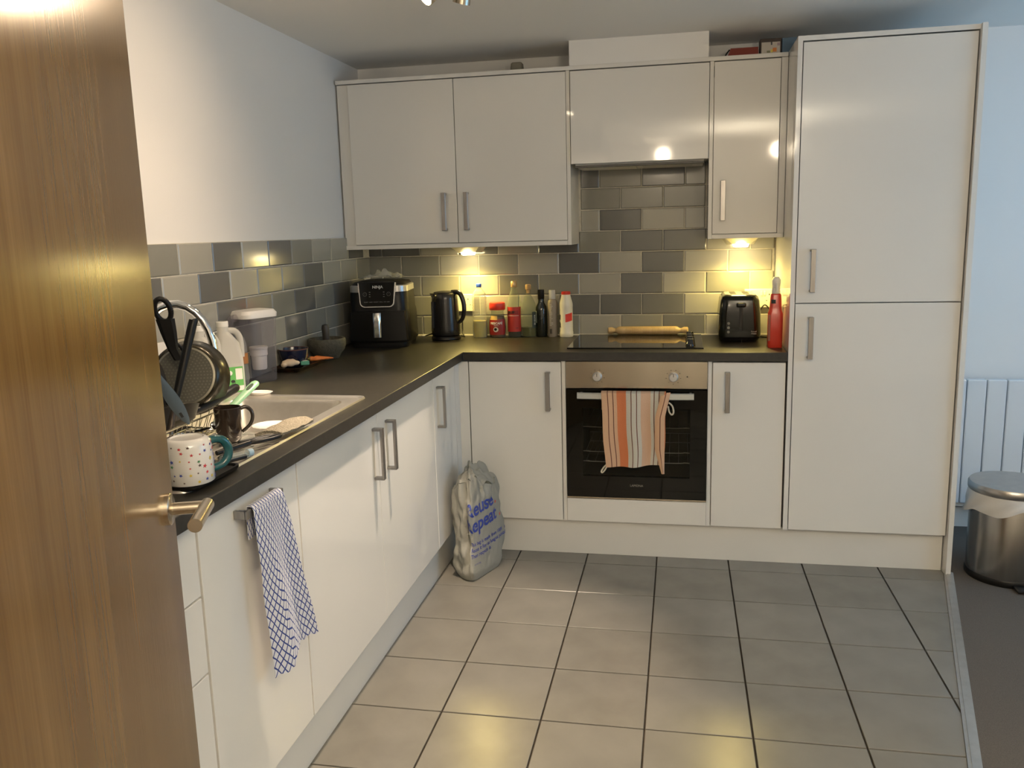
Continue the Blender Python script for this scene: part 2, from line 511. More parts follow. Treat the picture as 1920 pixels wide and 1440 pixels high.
P(groutl, 'grout_bed', grout, wl, smooth=0)
ty = -.1972
LN = {4: 'DLLMDLDLMLD', 3: 'MLLDMMLDLDM', 2: 'MDMDMMDLLMD', 1: 'MDMMDLMMLDL', 0: 'DMMMMDLMDML'}
for r in range(5):
    par = 0 if r % 2 else .5
    for k in range(0, 18):
        y1 = ty - TT * (k - 1 + par); y0 = y1 - TT
        if r % 2 == 0: y1 = ty + TT * .5 - TT * k + (0 if True else 0); y0 = y1 - TT
        y1 = min(y1, -.012)
        y0 = max(y0, -3.35)
        if y1 - y0 < .02: continue
        s_ = LN[r]
        wtile(wl, y1 - y0 - .0034, tone[s_[k % len(s_)]], (0, (y0 + y1) / 2, ZT + TH * (r + .5)), PI / 2)
# boards on the sealant line
struct(MB().box((0.009, -.0135, ZT), (2.003, -.004, ZT + .006)), 'trim_2', mat('white sealant', (.78, .74, .62), .5))

# ------------------------------------------------------------------ handles
def dhandle(par, c, ax, out, L=.170, w_=.020):
    """flat bar handle: centre c on the door face, ax 'z' / 'y' long axis, out = outward unit vector"""
    out = V(out); A = V({'z': (0, 0, 1), 'y': (0, 1, 0)}[ax]); B = out.cross(A); c = V(c)
    mb = MB()

    def bx(a0, a1, b, o0, o1):
        p = c + A * a0 - B * b + out * o0; r = c + A * a1 + B * b + out * o1
        mb.box((min(p.x, r.x), min(p.y, r.y), min(p.z, r.z)), (max(p.x, r.x), max(p.y, r.y), max(p.z, r.z)), .0012, 1)
    bx(-L / 2, L / 2, w_ / 2, .026, .034)
    bx(-L / 2, -L / 2 + .009, w_ / 2, 0, .030)
    bx(L / 2 - .009, L / 2, w_ / 2, 0, .030)
    return P(mb, 'handle', handle_m, par)


def door_leaf(root, name, a, b, bev=.0015): return P(MB().box(a, b, bev), name, gloss, root)


# ------------------------------------------------------------------ left run of base units
def left_unit(name, label, y0, y1, kind, hy=None, group='base units along the left wall', cat='cabinet'):
    t = thing(name, label, cat, (.3, (y0 + y1) / 2, 0), 0)
    mb = MB()
    mb.box((.03, y0 + .001, .16), (.59, y0 + .017, ZB - .002)).box((.03, y1 - .017, .16), (.59, y1 - .001, ZB - .002))
    mb.box((.03, y0 + .01, .16), (.59, y1 - .01, .176)).box((.03, y0 + .01, .16), (.038, y1 - .01, ZB - .08))
    P(mb, 'carcass', carc, t, smooth=0)
    return t


t = left_unit('drawer_unit', 'white gloss drawer unit behind the open wooden door', -3.10, -2.695, 'd')
for z0, z1 in ((ZD0, .5425), (.5465, .7115), (.7155, ZD1)):
    d = door_leaf(t, 'drawer_front', (.594, -3.098, z0), (XF, -2.6975, z1))
    dhandle(d, (XF, -2.90, (z0 + z1) / 2), 'y', (1, 0, 0))
t = left_unit('base_cabinet', 'white base unit whose bar handle holds the blue checked cloth', -2.691, -2.233, 's')
d = door_leaf(t, 'door', (.594, -2.6895, ZD0), (XF, -2.2335, ZD1))
dhandle(d, (XF, -2.462, .838), 'y', (1, 0, 0), L=.175)
t = left_unit('base_cabinet', 'wide white two-door base unit under the sink with paired vertical handles', -2.229, -1.000, 's')
for y0, y1, hy in ((-2.2275, -1.6405, -1.678), (-1.6375, -1.003, -1.556)):
    d = door_leaf(t, 'door', (.594, y0, ZD0), (XF, y1, ZD1)); dhandle(d, (XF, hy, .745), 'z', (1, 0, 0))
t = left_unit('base_cabinet', 'narrow white base unit by the inner corner, half behind the carrier bag', -.996, -.666, 's')
d = door_leaf(t, 'door', (.594, -.9975, ZD0), (XF, -.6665, ZD1)); dhandle(d, (XF, -.945, .745), 'z', (1, 0, 0))
# corner
t = thing('corner_post', 'white L-shaped filler post where the two base runs meet', 'filler', (.6, -.6, .15))
P(MB().box((.594, -.662, ZD0), (.6115, -.574, ZD1)).box((.6115, -.5915, ZD0), (.655, -.574, ZD1)), 'panel', gloss, t, smooth=0)
tag(MB().box((.565, -3.10, 0), (.5785, -.552, .158), .001).done('plinth', plinth_m), 'white plinth board along the foot of the left base units', 'plinth')
tag(MB().box((.5795, -.566, 0), (2.645, -.552, .1595), .001).done('plinth', plinth_m), 'white plinth board under the oven wall and tall unit', 'plinth')

# ------------------------------------------------------------------ back run of base units
def back_unit(label, x0, x1):
    t = thing('base_cabinet', label, 'cabinet', ((x0 + x1) / 2, -.3, 0))
    mb = MB()
    mb.box((x0, -.572, .16), (x0 + .017, -.03, ZB - .002)).box((x1 - .017, -.572, .16), (x1, -.03, ZB - .002))
    mb.box((x0 + .017, -.572, .16), (x1 - .017, -.03, .176)).box((x0 + .017, -.038, .176), (x1 - .017, -.03, ZB - .08))
    P(mb, 'carcass', carc, t, smooth=0)
    return t


t = back_unit('white single-door base unit left of the oven', .66, 1.069)
d = door_leaf(t, 'door', (.659, YF, ZD0), (1.0675, -.574, ZD1)); dhandle(d, (1.012, YF, .749), 'z', (0, -1, 0))
t = back_unit('white single-door base unit right of the oven under the toaster', 1.706, 2.001)
d = door_leaf(t, 'door', (1.708, YF, ZD0), (1.999, -.574, ZD1)); dhandle(d, (1.767, YF, .753), 'z', (0, -1, 0))

# oven housing
t = thing('oven_housing', 'white housing around the built-in oven with a plain panel below', 'cabinet', (1.387, -.3, 0))
mb = MB().box((1.071, -.590, .16), (1.0865, -.03, ZB - .002)).box((1.6885, -.590, .16), (1.704, -.03, ZB - .002)).box((1.0865, -.572, .16), (1.6885, -.03, .176)).box((1.0865, -.570, .254), (1.6885, -.03, .268))
P(mb, 'carcass', carc, t, smooth=0)
P(MB().box((1.0875, YF - .001, ZD0), (1.6875, -.573, .266), .001), 'base_panel', gloss, t)

# oven
t = thing('oven', 'built-in oven with brushed steel control panel and black glass door', 'oven', (1.387, -.3, .27))
cav = mat('oven cavity enamel', (.30, .27, .19), .5, c2=(.34, .31, .22), scale=20)
mb = MB()
x0, x1 = 1.145, 1.632
mb.box((x0, -.55, .34), (x1, -.15, .352)).box((x0, -.55, .70), (x1, -.15, .712)).box((x0 - .012, -.55, .34), (x0, -.15, .712)).box((x1, -.55, .34), (x1 + .012, -.15, .712)).box((x0, -.162, .34), (x1, -.15, .712))
P(mb, 'cavity', cav, t, smooth=0)
cp = P(MB().box((1.089, -.600, .7635), (1.6865, -.552, ZB - .003), .002), 'control_panel', steel, t)
mk = mat('dark print', (.02, .02, .02), .6)
for kx in (1.226, 1.546):
    k = P(MB().lathe([(.0205, 0), (.0205, .004), (.0185, .006), (.0175, .022), (.015, .025), (0, .0255)], (kx, -.600, .8145), 32, M=RX(90)), 'knob', mat('silver knob', (.62, .60, .57), .3, .6), cp)
    P(MB().box((kx - .0012, -.6262, .818), (kx + .0012, -.6245, .831)), 'pointer', mk, k, smooth=0)
    mm = MB()
    for a in range(0, 360, 40):
        c_ = V((kx + .030 * math.sin(math.radians(a + 20)), -.6002, .8145 + .030 * math.cos(math.radians(a + 20))))
        mm.box(c_ - V((.0022, .0003, .0008)), c_ + V((.0022, .0004, .0008)))
    P(mm, 'dial_marks', mk, cp, smooth=0)
P(MB().lathe([(.0025, 0), (.0025, .002), (0, .0022)], (1.603, -.600, .816), 12, M=RX(90)), 'indicator_lamp', mk, cp)
# door: frame ring with window
dz0, dz1 = .277, .759; wx0, wx1, wz0, wz1 = 1.160, 1.617, .372, .675
mb = MB()
for a, b in (((1.089, -.598, dz0), (wx0, -.572, dz1)), ((wx1, -.598, dz0), (1.6865, -.572, dz1)), ((wx0, -.598, dz0), (wx1, -.572, wz0)), ((wx0, -.598, wz1), (wx1, -.572, dz1))): mb.box(a, b)
df = P(mb, 'door_frame', blk_glass, t, smooth=0)
gl = clear('tinted oven glass', (.05, .045, .03), .10, .04, .2)
P(MB().box((wx0, -.5975, wz0), (wx1, -.593, wz1)), 'door_glass', gl, df, smooth=0)
P(MB().box((1.089, -.5985, .2705), (1.6865, -.575, .2765)), 'sill_strip', steel, t, smooth=0)
for rz_, mt_ in ((.43, mat('bright rack wire', (.80, .78, .70), .45, .3)), (.475, MATS['bright rack wire'] if 'bright rack wire' in MATS else chrome), (.585, mat('dull rack wire', (.35, .33, .28), .4, .8))):
    mm = MB(); zz = rz_
    mm.tube([(1.15, -.566, zz), (1.185, -.566, zz + .003), (1.20, -.566, zz), (1.56, -.566, zz), (1.59, -.566, zz + .003), (1.628, -.566, zz)], .0025, 8)
    mm.tube([(1.15, -.20, zz), (1.628, -.20, zz)], .002, 6)
    for k in range(12):
        xx = 1.17 + k * .04
        mm.tube([(xx, -.566, zz), (xx, -.20, zz)], .0012, 5)
    P(mm, 'wire_rack', mt_, t)
hb = MB()
hx0, hx1 = 1.142, 1.631
hb.loft([[(x, -.634 - .010 * math.sin(PI * (x - hx0) / (hx1 - hx0)) + dy, z) for dy, z in ((0, .722), (-.006, .726), (-.006, .748), (0, .7515), (.008, .749), (.008, .725))] for x in [hx0 + (hx1 - hx0) * i / 16 for i in range(17)]])
for x in (1.150, 1.612): hb.box((x, -.632, .728), (x + .012, -.597, .746), .002, 1)
P(hb, 'door_handle', mat('pale satin aluminium', (.62, .64, .62), .35, .7), df)
text('lettering', 'LAMONA', .0135, mat('grey print', (.30, .27, .22), .5), df, T(1.392, -.5985, .3335) @ RX(90), off=ORG[t])

# tall unit
t = thing('tall_cabinet', 'tall white two-door larder unit at the right end of the run', 'cabinet', (2.335, -.3, 0))
mb = MB().box((2.006, -.600, .1605), (2.024, -.02, 2.142)).box((2.6485, -.622, .0), (2.667, -.02, 2.142)).box((2.024, -.600, 2.124), (2.6485, -.02, 2.142)).box((2.024, -.57, .16), (2.6485, -.02, .176)).box((2.024, -.035, .176), (2.6485, -.02, 2.124))
mb.box((2.024, -.57, 1.108), (2.6485, -.04, 1.124))
P(mb, 'carcass', gloss, t, smooth=0)
d = door_leaf(t, 'lower_door', (2.0275, -.598, ZD0), (2.6445, -.578, 1.1175)); dhandle(d, (2.087, -.598, .981), 'z', (0, -1, 0))
d = door_leaf(t, 'upper_door', (2.0275, -.598, 1.1215), (2.6445, -.578, 2.119)); dhandle(d, (2.087, -.598, 1.250), 'z', (0, -1, 0))

# ------------------------------------------------------------------ worktop
SX0, SX1, SY0, SY1 = .115, .560, -2.64, -1.645    # cut-out for the sink
mb = MB()
def wt(x0, y0, x1, y1): mb.box((x0, y0, ZB), (x1, y1, ZT))
xs = [0.0, SX0, SX1, XW]; ys = [-3.1, SY0, SY1, YW, 0.0]
grid = {}
def gv(x, y, z):
    k = (round(x, 4), round(y, 4), z)
    if k not in grid: grid[k] = mb.bm.verts.new(k)
    return grid[k]
cells = []
for i in range(3):
    for j in range(4):
        if i == 1 and j == 1: continue
        cells.append((xs[i], ys[j], xs[i + 1], ys[j + 1]))
cells.append((XW, YW, 2.003, 0.0))
from collections import Counter
edge = Counter()
for (x0, y0, x1, y1) in cells:
    for z, o_ in ((ZT, 1), (ZB, -1)):
        q4 = [(x0, y0), (x1, y0), (x1, y1), (x0, y1)][::o_]
        f = mb.bm.faces.new([gv(a, b, z) for a, b in q4])
    q4 = [(x0, y0), (x1, y0), (x1, y1), (x0, y1)]
    for k in range(4): edge[frozenset((q4[k], q4[(k + 1) % 4]))] += 1
for e, c in edge.items():
    if c == 1:
        a, b = tuple(e)
        f = mb.bm.faces.new([gv(a[0], a[1], ZB), gv(b[0], b[1], ZB), gv(b[0], b[1], ZT), gv(a[0], a[1], ZT)]); f.material_index = 1
wto = mb.done('worktop', [wtop, wedge_m], smooth=0)
bv = wto.modifiers.new('bevel', 'BEVEL'); bv.width = .0025; bv.segments = 2; bv.limit_method = 'ANGLE'; bv.angle_limit = math.radians(40)
tag(wto, 'dark speckled L-shaped laminate worktop over both base runs', 'worktop')

# ------------------------------------------------------------------ sink with drainer
t = thing('sink', 'stainless steel inset sink with drainer, bowl at the far end', 'sink', (.34, -2.14, ZT))
RX0, RX1, RY0, RY1 = .098, .580, -2.660, -1.622
BX0, BX1, BY0, BY1 = .150, .535, -2.125, -1.690
def rr_(x0, y0, x1, y1, r, z, n=5):
    out = []
    for cx, cy, a0 in ((x1 - r, y1 - r, 0), (x0 + r, y1 - r, 90), (x0 + r, y0 + r, 180), (x1 - r, y0 + r, 270)):
        for k in range(n + 1):
            a = math.radians(a0 + 90 * k / n); out.append((cx + r * math.cos(a), cy + r * math.sin(a), z))
    return out
mb = MB()
# rim
mb.loft([rr_(RX0, RY0, RX1, RY1, .03, ZT), rr_(RX0 + .002, RY0 + .002, RX1 - .002, RY1 - .002, .029, ZT + .005), rr_(RX0 + .007, RY0 + .007, RX1 - .007, RY1 - .007, .026, ZT + .006),
         rr_(RX0 + .016, RY0 + .016, RX1 - .016, RY1 - .016, .02, ZT + .002)], cap0=False, cap1=False)
# deck with hole for bowl
deck = ZT + .002
o1 = rr_(RX0 + .016, RY0 + .016, RX1 - .016, RY1 - .016, .02, deck); n_ = len(o1)
mid = rr_(RX0 + .016, BY0 - .03, RX1 - .016, RY1 - .016, .02, deck)
inn = rr_(BX0, BY0, BX1, BY1, .05, deck)
mb.loft([mid, inn], cap0=False, cap1=False)
mb.loft([inn, rr_(BX0 + .008, BY0 + .008, BX1 - .008, BY1 - .008, .045, deck - .012), rr_(BX0 + .015, BY0 + .015, BX1 - .015, BY1 - .015, .045, deck - .13), rr_(BX0 + .04, BY0 + .04, BX1 - .04, BY1 - .04, .03, deck - .15)], cap0=False)
# drainer deck
da, db = RY0 + .016, BY0 - .03
mb.prism([(RX0 + .014, da), (RX1 - .014, da), (RX1 - .014, db + .03), (RX0 + .014, db + .03)], deck - .003, deck - .0006)
P(mb, 'basin', sink_m, t, smooth=50)
mm = MB()
for k in range(11):
    xx = RX0 + .06 + k * .036
    mm.tube([(xx, da + .03, deck - .001), (xx, db - .01, deck - .001)], .004, 8, flat=.7)
P(mm, 'drainer_ridges', sink_m, t)
P(MB().lathe([(.038, -.001), (.038, .002), (.03, .003), (.022, .0), (0, -.0005)], ((BX0 + BX1) / 2, (BY0 + BY1) / 2, deck - .15), 24), 'waste', chrome, t)

# tap
t = thing('tap', 'chrome swan-neck kitchen tap arching over the sink', 'tap', (.07, -1.99, ZT))
mb = MB().lathe([(.027, 0), (.027, .006), (.022, .012), (.02, .05), (.0135, .06)], (.062, -2.03, ZT), 24)
P(mb, 'base', chrome, t)
pts = [(.062, -2.03, ZT + .05), (.062, -2.03, 1.12)]
A_ = V((.062, -2.03, 0)); B_ = V((.245, -1.955, 0)); R_ = (B_ - A_).length / 2
for k in range(13):
    a = PI - PI * .93 * k / 12
    f_ = (1 + math.cos(a)) / 2
    p_ = A_.lerp(B_, f_); pts.append((p_.x, p_.y, 1.12 + .137 * math.sin(a)))
last = V(pts[-1]); pts.append(tuple(last + V((.003, .001, -.03))))
P(MB().tube(pts, [.0125] * (len(pts) - 2) + [.0128, .0128], 20), 'spout', chrome, t)
P(MB().tube([(.062, -2.03, .955), (.062, -2.085, .965), (.062, -2.115, .985)], [.008, .006, .005], 12), 'lever', chrome, t)

# ------------------------------------------------------------------ hob
t = thing('hob', 'black ceramic hob with four knobs at its right', 'hob', (1.377, -.25, ZT))
P(MB().box((1.083, -.500, ZT), (1.672, -.022, ZT + .0055), .002), 'glass_top', blk_glass, t)
ringm = mat('hob ring print', (.06, .055, .05), .25)
for cx, cy, r in ((1.22, -.37, .072), (1.22, -.14, .09), (1.46, -.37, .09), (1.46, -.14, .072)):
    mm = MB()
    mm.loft([[(cx + rr * math.cos(2 * PI * i / 48), cy + rr * math.sin(2 * PI * i / 48), ZT + .00565) for i in range(48)] for rr in (r, r + .0015)], False, False)
    P(mm, 'cooking_ring', ringm, t)
for k in range(4):
    P(MB().lathe([(.021, 0), (.021, .006), (.018, .010), (.0165, .026), (.014, .0285), (0, .0287)], (1.617, -.425 + k * .088, ZT + .0055), 28), 'knob', blk_gloss, t)

# ------------------------------------------------------------------ wall units
WZ0, WZ1 = 1.372, 2.120
YU = -.312
t = thing('wall_cabinet', 'white double-door wall unit in the left corner above the kettle', 'cabinet', (.54, -.15, WZ0))
mb = MB().box((.001, -.30, WZ0), (.055, -.001, WZ1)).box((.055, -.294, WZ0), (1.055, -.012, WZ0 + .018)).box((.055, -.294, WZ1 - .016), (1.055, -.001, WZ1)).box((.055, -.016, WZ0 + .018), (1.055, -.010, WZ1 - .016))
mb.box((1.071, YU - .001, WZ0 - .003), (1.087, -.012, WZ1 + .001)).box((1.055, -.294, WZ0), (1.071, -.012, WZ1))
P(mb, 'carcass', gloss, t, smooth=0)
d = door_leaf(t, 'left_door', (.057, YU, WZ0 + .019), (.5585, YU + .018, WZ1 - .002)); dhandle(d, (.502, YU, 1.533), 'z', (0, -1, 0))
d = door_leaf(t, 'right_door', (.5615, YU, WZ0 + .019), (1.069, YU + .018, WZ1 - .002)); dhandle(d, (.607, YU, 1.533), 'z', (0, -1, 0))
P(MB().box((.001, YU - .002, WZ0 - .003), (1.070, YU + .05, WZ0 + .0165), .001, 1), 'light_pelmet', gloss, t)

t = thing('wall_cabinet', 'white flap-front wall unit above the hob housing the extractor', 'cabinet', (1.387, -.15, 1.72))
mb = MB().box((1.0885, -.294, 1.735), (1.104, -.002, WZ1)).box((1.670, -.294, 1.735), (1.6855, -.002, WZ1)).box((1.104, -.294, WZ1 - .016), (1.670, -.002, WZ1)).box((1.104, -.02, 1.75), (1.670, -.002, WZ1 - .016))
P(mb, 'carcass', carc, t, smooth=0)
door_leaf(t, 'flap_door', (1.0905, YU - .010, 1.7225), (1.6850, YU + .012, WZ1 - .004))

t = thing('extractor_hood', 'slim integrated extractor under the flap-front wall unit above the hob', 'extractor', (1.387, -.15, 1.70))
P(MB().box((1.105, -.285, 1.712), (1.669, -.012, 1.75), .003), 'body', mat('pale hood metal', (.74, .72, .66), .4), t)
P(MB().box((1.105, -.300, 1.706), (1.669, -.286, 1.716), .002), 'front_lip', mat('dark hood lip', (.08, .075, .065), .4), t)
for x in (1.15, 1.40):
    P(MB().box((x, -.26, 1.7085), (x + .22, -.06, 1.7125)), 'grease_filter', mat('pale filter mesh', (.66, .64, .58), .5, c2=(.60, .58, .52), scale=200), t, smooth=0)

t = thing('wall_cabinet', 'narrow white single-door wall unit beside the tall unit above the toaster', 'cabinet', (1.85, -.15, 1.393))
RZ0 = 1.382
mb = MB().box((1.6875, YU - .001, RZ0 - .002), (1.7035, -.012, WZ1 + .001)).box((1.7035, -.294, RZ0), (2.004, -.012, RZ0 + .018)).box((1.7035, -.294, WZ1 - .016), (2.004, -.001, WZ1)).box((1.7035, -.016, RZ0 + .018), (2.004, -.010, WZ1 - .016))
P(mb, 'carcass', gloss, t, smooth=0)
d = door_leaf(t, 'door', (1.7055, YU, RZ0 + .019), (1.9765, YU + .018, WZ1 - .002)); dhandle(d, (1.748, YU, 1.542), 'z', (0, -1, 0))
P(MB().box((1.7035, YU - .002, RZ0 - .002), (2.004, YU + .05, RZ0 + .0165), .001, 1).box((1.9785, YU, RZ0 + .017), (2.0045, YU + .018, WZ1)), 'light_pelmet', gloss, t)

tag(MB().box((.001, YU - .004, WZ1 + .002), (2.004, -.001, WZ1 + .019), .001, 1).done('cornice', gloss), 'flat white top board running along all the wall units', 'cornice')
tag(MB().box((1.087, YU, WZ1 + .0195), (1.681, -.001, ZC - .0005)).done('duct_cover', mat('duct cover paint', (.76, .75, .73), .5), smooth=0), 'white boxed-in duct between the extractor unit and the ceiling', 'panel')

# ------------------------------------------------------------------ under-cabinet wedge lights
glow = emis('lamp glow', (1, .80, .40), 38)
shell = mat('light housing', (.62, .60, .55), .35, .5)


def wedge_light(x, z, label, y=-.125, e=2.6):
    t = thing('under_cabinet_light', label, 'light', (x, y, z), 0, 'wedge lights under the wall units')
    poly = [(.075, 0), (-.075, 0), (-.075, -.008), (.0, -.030), (.075, -.008)]
    mb = MB()
    # triangular wedge body (plan triangle, sloping front)
    rings = [[(-.085, .06, 0), (.085, .06, 0), (.075, -.055, 0), (-.075, -.055, 0)],
             [(-.060, .058, -.034), (.060, .058, -.034), (.040, -.010, -.030), (-.040, -.010, -.030)]]
    mb.loft(rings)
    mb.done('housing', shell, t, smooth=30)
    M = T(0, -.026, -.0225) @ RX(0)
    b = MB().lathe([(.034, .006), (.036, .0), (.033, -.010), (.028, -.0135), (0, -.014)], (0, .018, -.031), 28)
    b.done('lens', glow, t)
    l = light('under_cabinet_lamp', 'SPOT', (x, y + .018, z - .052), (x, y - .25, z - 1), e * 4.9, (1, .75, .20), spot_size=math.radians(165), spot_blend=.6, shadow_soft_size=.035)
    return t


wedge_light(.553, WZ0, 'lit wedge light under the left wall unit, above the kettle and bottles')
wedge_light(1.842, RZ0, 'lit wedge light under the right wall unit, above the toaster')

# ------------------------------------------------------------------ ceiling spotlight bar
t = thing('ceiling_spotlights', 'chrome spotlight bar on the ceiling cut by the top of the picture', 'light', (.95, -1.72, ZC))
P(MB().box((.50, -1.775, ZC - .022), (1.04, -1.735, ZC), .003), 'bar', chrome, t)
spot_glow = emis('spot lamp glow', (1, .86, .62), 40)
SP = [(.58, (.30, -2.0, 0.9), 0), (.845, (.0, -2.45, 1.25), 1), (.985, (.80, -1.30, 0), 2)]
for sx, aim, k in SP:
    tip = V({0: (.575, -1.80, 2.13), 1: (.843, -1.672, 2.104), 2: (.928, -1.585, 2.103), 3: (1.34, -1.69, 2.12)}[k])
    aim = V(aim); dr = (aim - tip).normalized()
    if k == 2: dr = V((-.30, .25, -.93)).normalized()
    M = dr.to_track_quat('Z', 'Y').to_matrix().to_4x4()
    hd = P(MB().lathe([(.017, -.085), (.021, -.08), (.024, -.03), (.0265, 0), (.0235, 0), (.022, -.008)], tuple(tip), 28, M=M, cap=True), 'spot_head', steel, t)
    P(MB().tube([tuple(tip - dr * .06), (sx, -1.755, ZC - .05), (sx, -1.755, ZC - .02)], .006, 10), 'arm', chrome, hd)
    P(MB().lathe([(.0215, -.006), (.015, -.003), (0, -.002)], tuple(tip), 24, M=M), 'bulb', spot_glow, hd)
light('spotlight_lamp', 'SPOT', (.577, -1.806, 2.118), (.35, -2.1, .9), 9, (1, .72, .46), spot_size=math.radians(120), spot_blend=1, shadow_soft_size=.022)
light('spotlight_lamp', 'SPOT', (.833, -1.684, 2.092), (0, -2.35, 1.15), 15, (1, .72, .46), spot_size=math.radians(150), spot_blend=1, shadow_soft_size=.022)
light('spotlight_lamp', 'SPOT', (.922, -1.580, 2.088), (.66, -1.75, .2), 125, (1, .80, .60), spot_size=math.radians(62), spot_blend=.5, shadow_soft_size=.022)

# ------------------------------------------------------------------ wooden door at the left
E0 = V((.7299, -2.9328, 0)); td = V((.358, -.934, 0)).normalized(); nd = V((.934, .358, 0)).normalized()
dm = Matrix((td, nd, V((0, 0, 1)))).transposed().to_4x4(); dm.translation = E0     # local x: towards hinge, y: out of the face
mb = MB(); mb.M = dm; mb.box((0, -.040, .006), (.80, 0, 2.03), .002, 1)
dr_ = mb.done('door_1', oak); dr_['kind'] = 'structure'
mb = MB(); mb.M = dm @ T(.052, 0, 1.002) @ RX(-90)
hnd = mb.lathe([(.026, 0), (.026, .007), (.0235, .009), (.014, .009), (.012, .010), (0, .010)], (0, 0, 0), 40).done('door_handle', brass_m, dr_)
mb = MB(); mb.M = dm
mb.tube([(.052, .008, 1.002), (.052, .055, 1.002), (.0521, .068, 1.002)], .0105, 24).done('neck', brass_m, hnd)
mb = MB(); mb.M = dm
mb.tube([(.040, .062, 1.002), (.148, .062, 1.002)], .0112, 28).done('lever', brass_m, hnd)
# hinge-side frame
struct(MB().box((.955, -3.80, 0), (.985, -3.70, 2.05)), 'trim_3', oak, smooth=0)

# ------------------------------------------------------------------ radiator
t = thing('radiator', 'white electric panel radiator on the wall beside the tall unit', 'radiator', (3.1, -.05, .13))
for k in range(9):
    x = 2.765 + k * .0841
    P(MB().box((x + .0020, -.083, .140), (x + .0821, -.045, .722), .006, 3), 'panel', mat('radiator enamel', (.74, .76, .78), .35, c2=(.72, .74, .76), scale=4), t)
P(MB().box((2.78, -.046, .16), (3.51, -.012, .70)), 'back_box', mat('radiator seam', (.10, .08, .09), .7), t, smooth=0)
P(MB().box((2.80, -.06, .118), (3.50, -.030, .141), .003), 'bottom_vent', wplast, t)

# ------------------------------------------------------------------ pedal bin
bc = V((2.885, -.590, .004))
t = thing('pedal_bin', 'round brushed steel pedal bin with a liner on the carpet', 'bin', tuple(bc))
binm = mat('bin steel', (.32, .30, .27), .25, 1, c2=(.38, .36, .33), scale=50, stretch=(1, 1, .05))
MB().lathe([(.150, 0), (.153, .004), (.153, .022), (.150, .028), (0, .028)], (0, 0, 0), 48).done('base_ring', blk, t)
MB().lathe([(.148, .026), (.150, .028), (.150, .350), (.147, .356), (.138, .356), (.138, .10)], (0, 0, 0), 64, cap=False).done('body', binm, t)
ld = MB()
ld.lathe([(.157, .360), (.160, .364), (.160, .386), (.155, .394), (.10, .404), (0, .408)], (0, 0, 0), 64).done('lid', mat('bin lid steel', (.50, .48, .45), .3, 1, c2=(.44, .42, .40), scale=30), t)
ln = MB()


def linerf(u, v):
    a = 2 * PI * u; drop = .035 + .030 * (1 + math.sin(a - 1.0)) + .012 * math.sin(5 * a)
    r = .1525 + .004 + .005 * math.sin(9 * a + 7 * v) * v + .008 * v * (1 + math.sin(3 * a))
    return (r * math.cos(a), r * math.sin(a), .361 - drop * v)


ln.sheet(linerf, 72, 8, .001).done('liner', clear('white bin liner', (.85, .83, .80), .62, .4), t)
MB().box((-.028, -.205, .006), (.028, -.14, .016), .004).done('pedal', blk, t)

# ------------------------------------------------------------------ sockets
def socket(x0, x1, z0, z1, label, n):
    t = thing('wall_socket', label, 'socket', ((x0 + x1) / 2, -.009, (z0 + z1) / 2))
    pl = P(MB().box((x0, -.018, z0), (x1, -.0085, z1), .003), 'plate', mat('socket white', (.78, .75, .64), .3), t)
    for k in range(n):
        xc = x0 + (x1 - x0) * (k + .5) / n
        zc = (z0 + z1) / 2
        for dx in ((-.022, -.008) if n > 1 else (-.02,)):
            P(MB().box((xc + dx - .004 + .0, -.021, zc + .014), (xc + dx + .005, -.0175, zc + .034), .001, 1), 'switch', wplast, pl)
        P(MB().box((xc + .012, -.0183, zc + .014), (xc + .016, -.0178, zc + .022)), 'pin_hole', mk, pl, smooth=0)
        for dx in (-.001, .022): P(MB().box((xc + dx, -.0183, zc - .012), (xc + dx + .006, -.0178, zc - .009)), 'pin_hole', mk, pl, smooth=0)
    return t


socket(.462, .552, 1.043, 1.131, 'white wall socket half behind the kettle handle', 1)
socket(1.870, 2.002, 1.050, 1.138, 'white double wall socket behind the toaster and red bottle', 2)

# ================================================================== things on the worktop
def Z(x, y, z=ZT): return (x, y, z)


glassm = clear('bottle glass', (.55, .60, .48), .09, .05)
petm = clear('clear plastic', (.80, .80, .72), .20, .06, .45)
oil = mat('cooking oil', (.52, .43, .03), .12)
corkm = mat('cork', (.50, .33, .16), .8, c2=(.40, .25, .11), scale=90)
paper = mat('paper white', (.78, .76, .70), .7)

# ---- air fryer (local: front = -y)
t = thing('air_fryer', 'black air fryer with chrome drawer handle in the worktop corner', 'air fryer', (.184, -.330, ZT), math.radians(9)); t.scale = (1.05, 1.0, 1.03)
afb = mat('air fryer black', (.006, .0055, .005), .36, Specular_IOR_Level=.28)


def rsq(hx, hy, r, z, n=6, cx=0, cy=0):
    return [(p[0] + cx, p[1] + cy, p[2]) for p in rr_(-hx, -hy, hx, hy, r, z, n)]


MB().loft([rsq(.125, .135, .04, .0), rsq(.128, .138, .04, .012), rsq(.128, .138, .04, .022)]).done('foot', blk, t)
mb = MB().loft([rsq(.134, .142, .045, .022), rsq(.139, .147, .05, .030), rsq(.135, .145, .05, .16), rsq(.131, .141, .05, .170), rsq(.128, .139, .05, .250)])
mb.done('body', afb, t)
MB().loft([rsq(.1285, .1395, .05, .2505), rsq(.1275, .139, .05, .276), rsq(.122, .134, .05, .280)]).done('silver_band', mat('silver band', (.55, .54, .52), .3, .7), t)
MB().loft([rsq(.121, .133, .05, .2805), rsq(.112, .125, .05, .292), rsq(.08, .10, .05, .298)]).done('lid_top', blk, t)
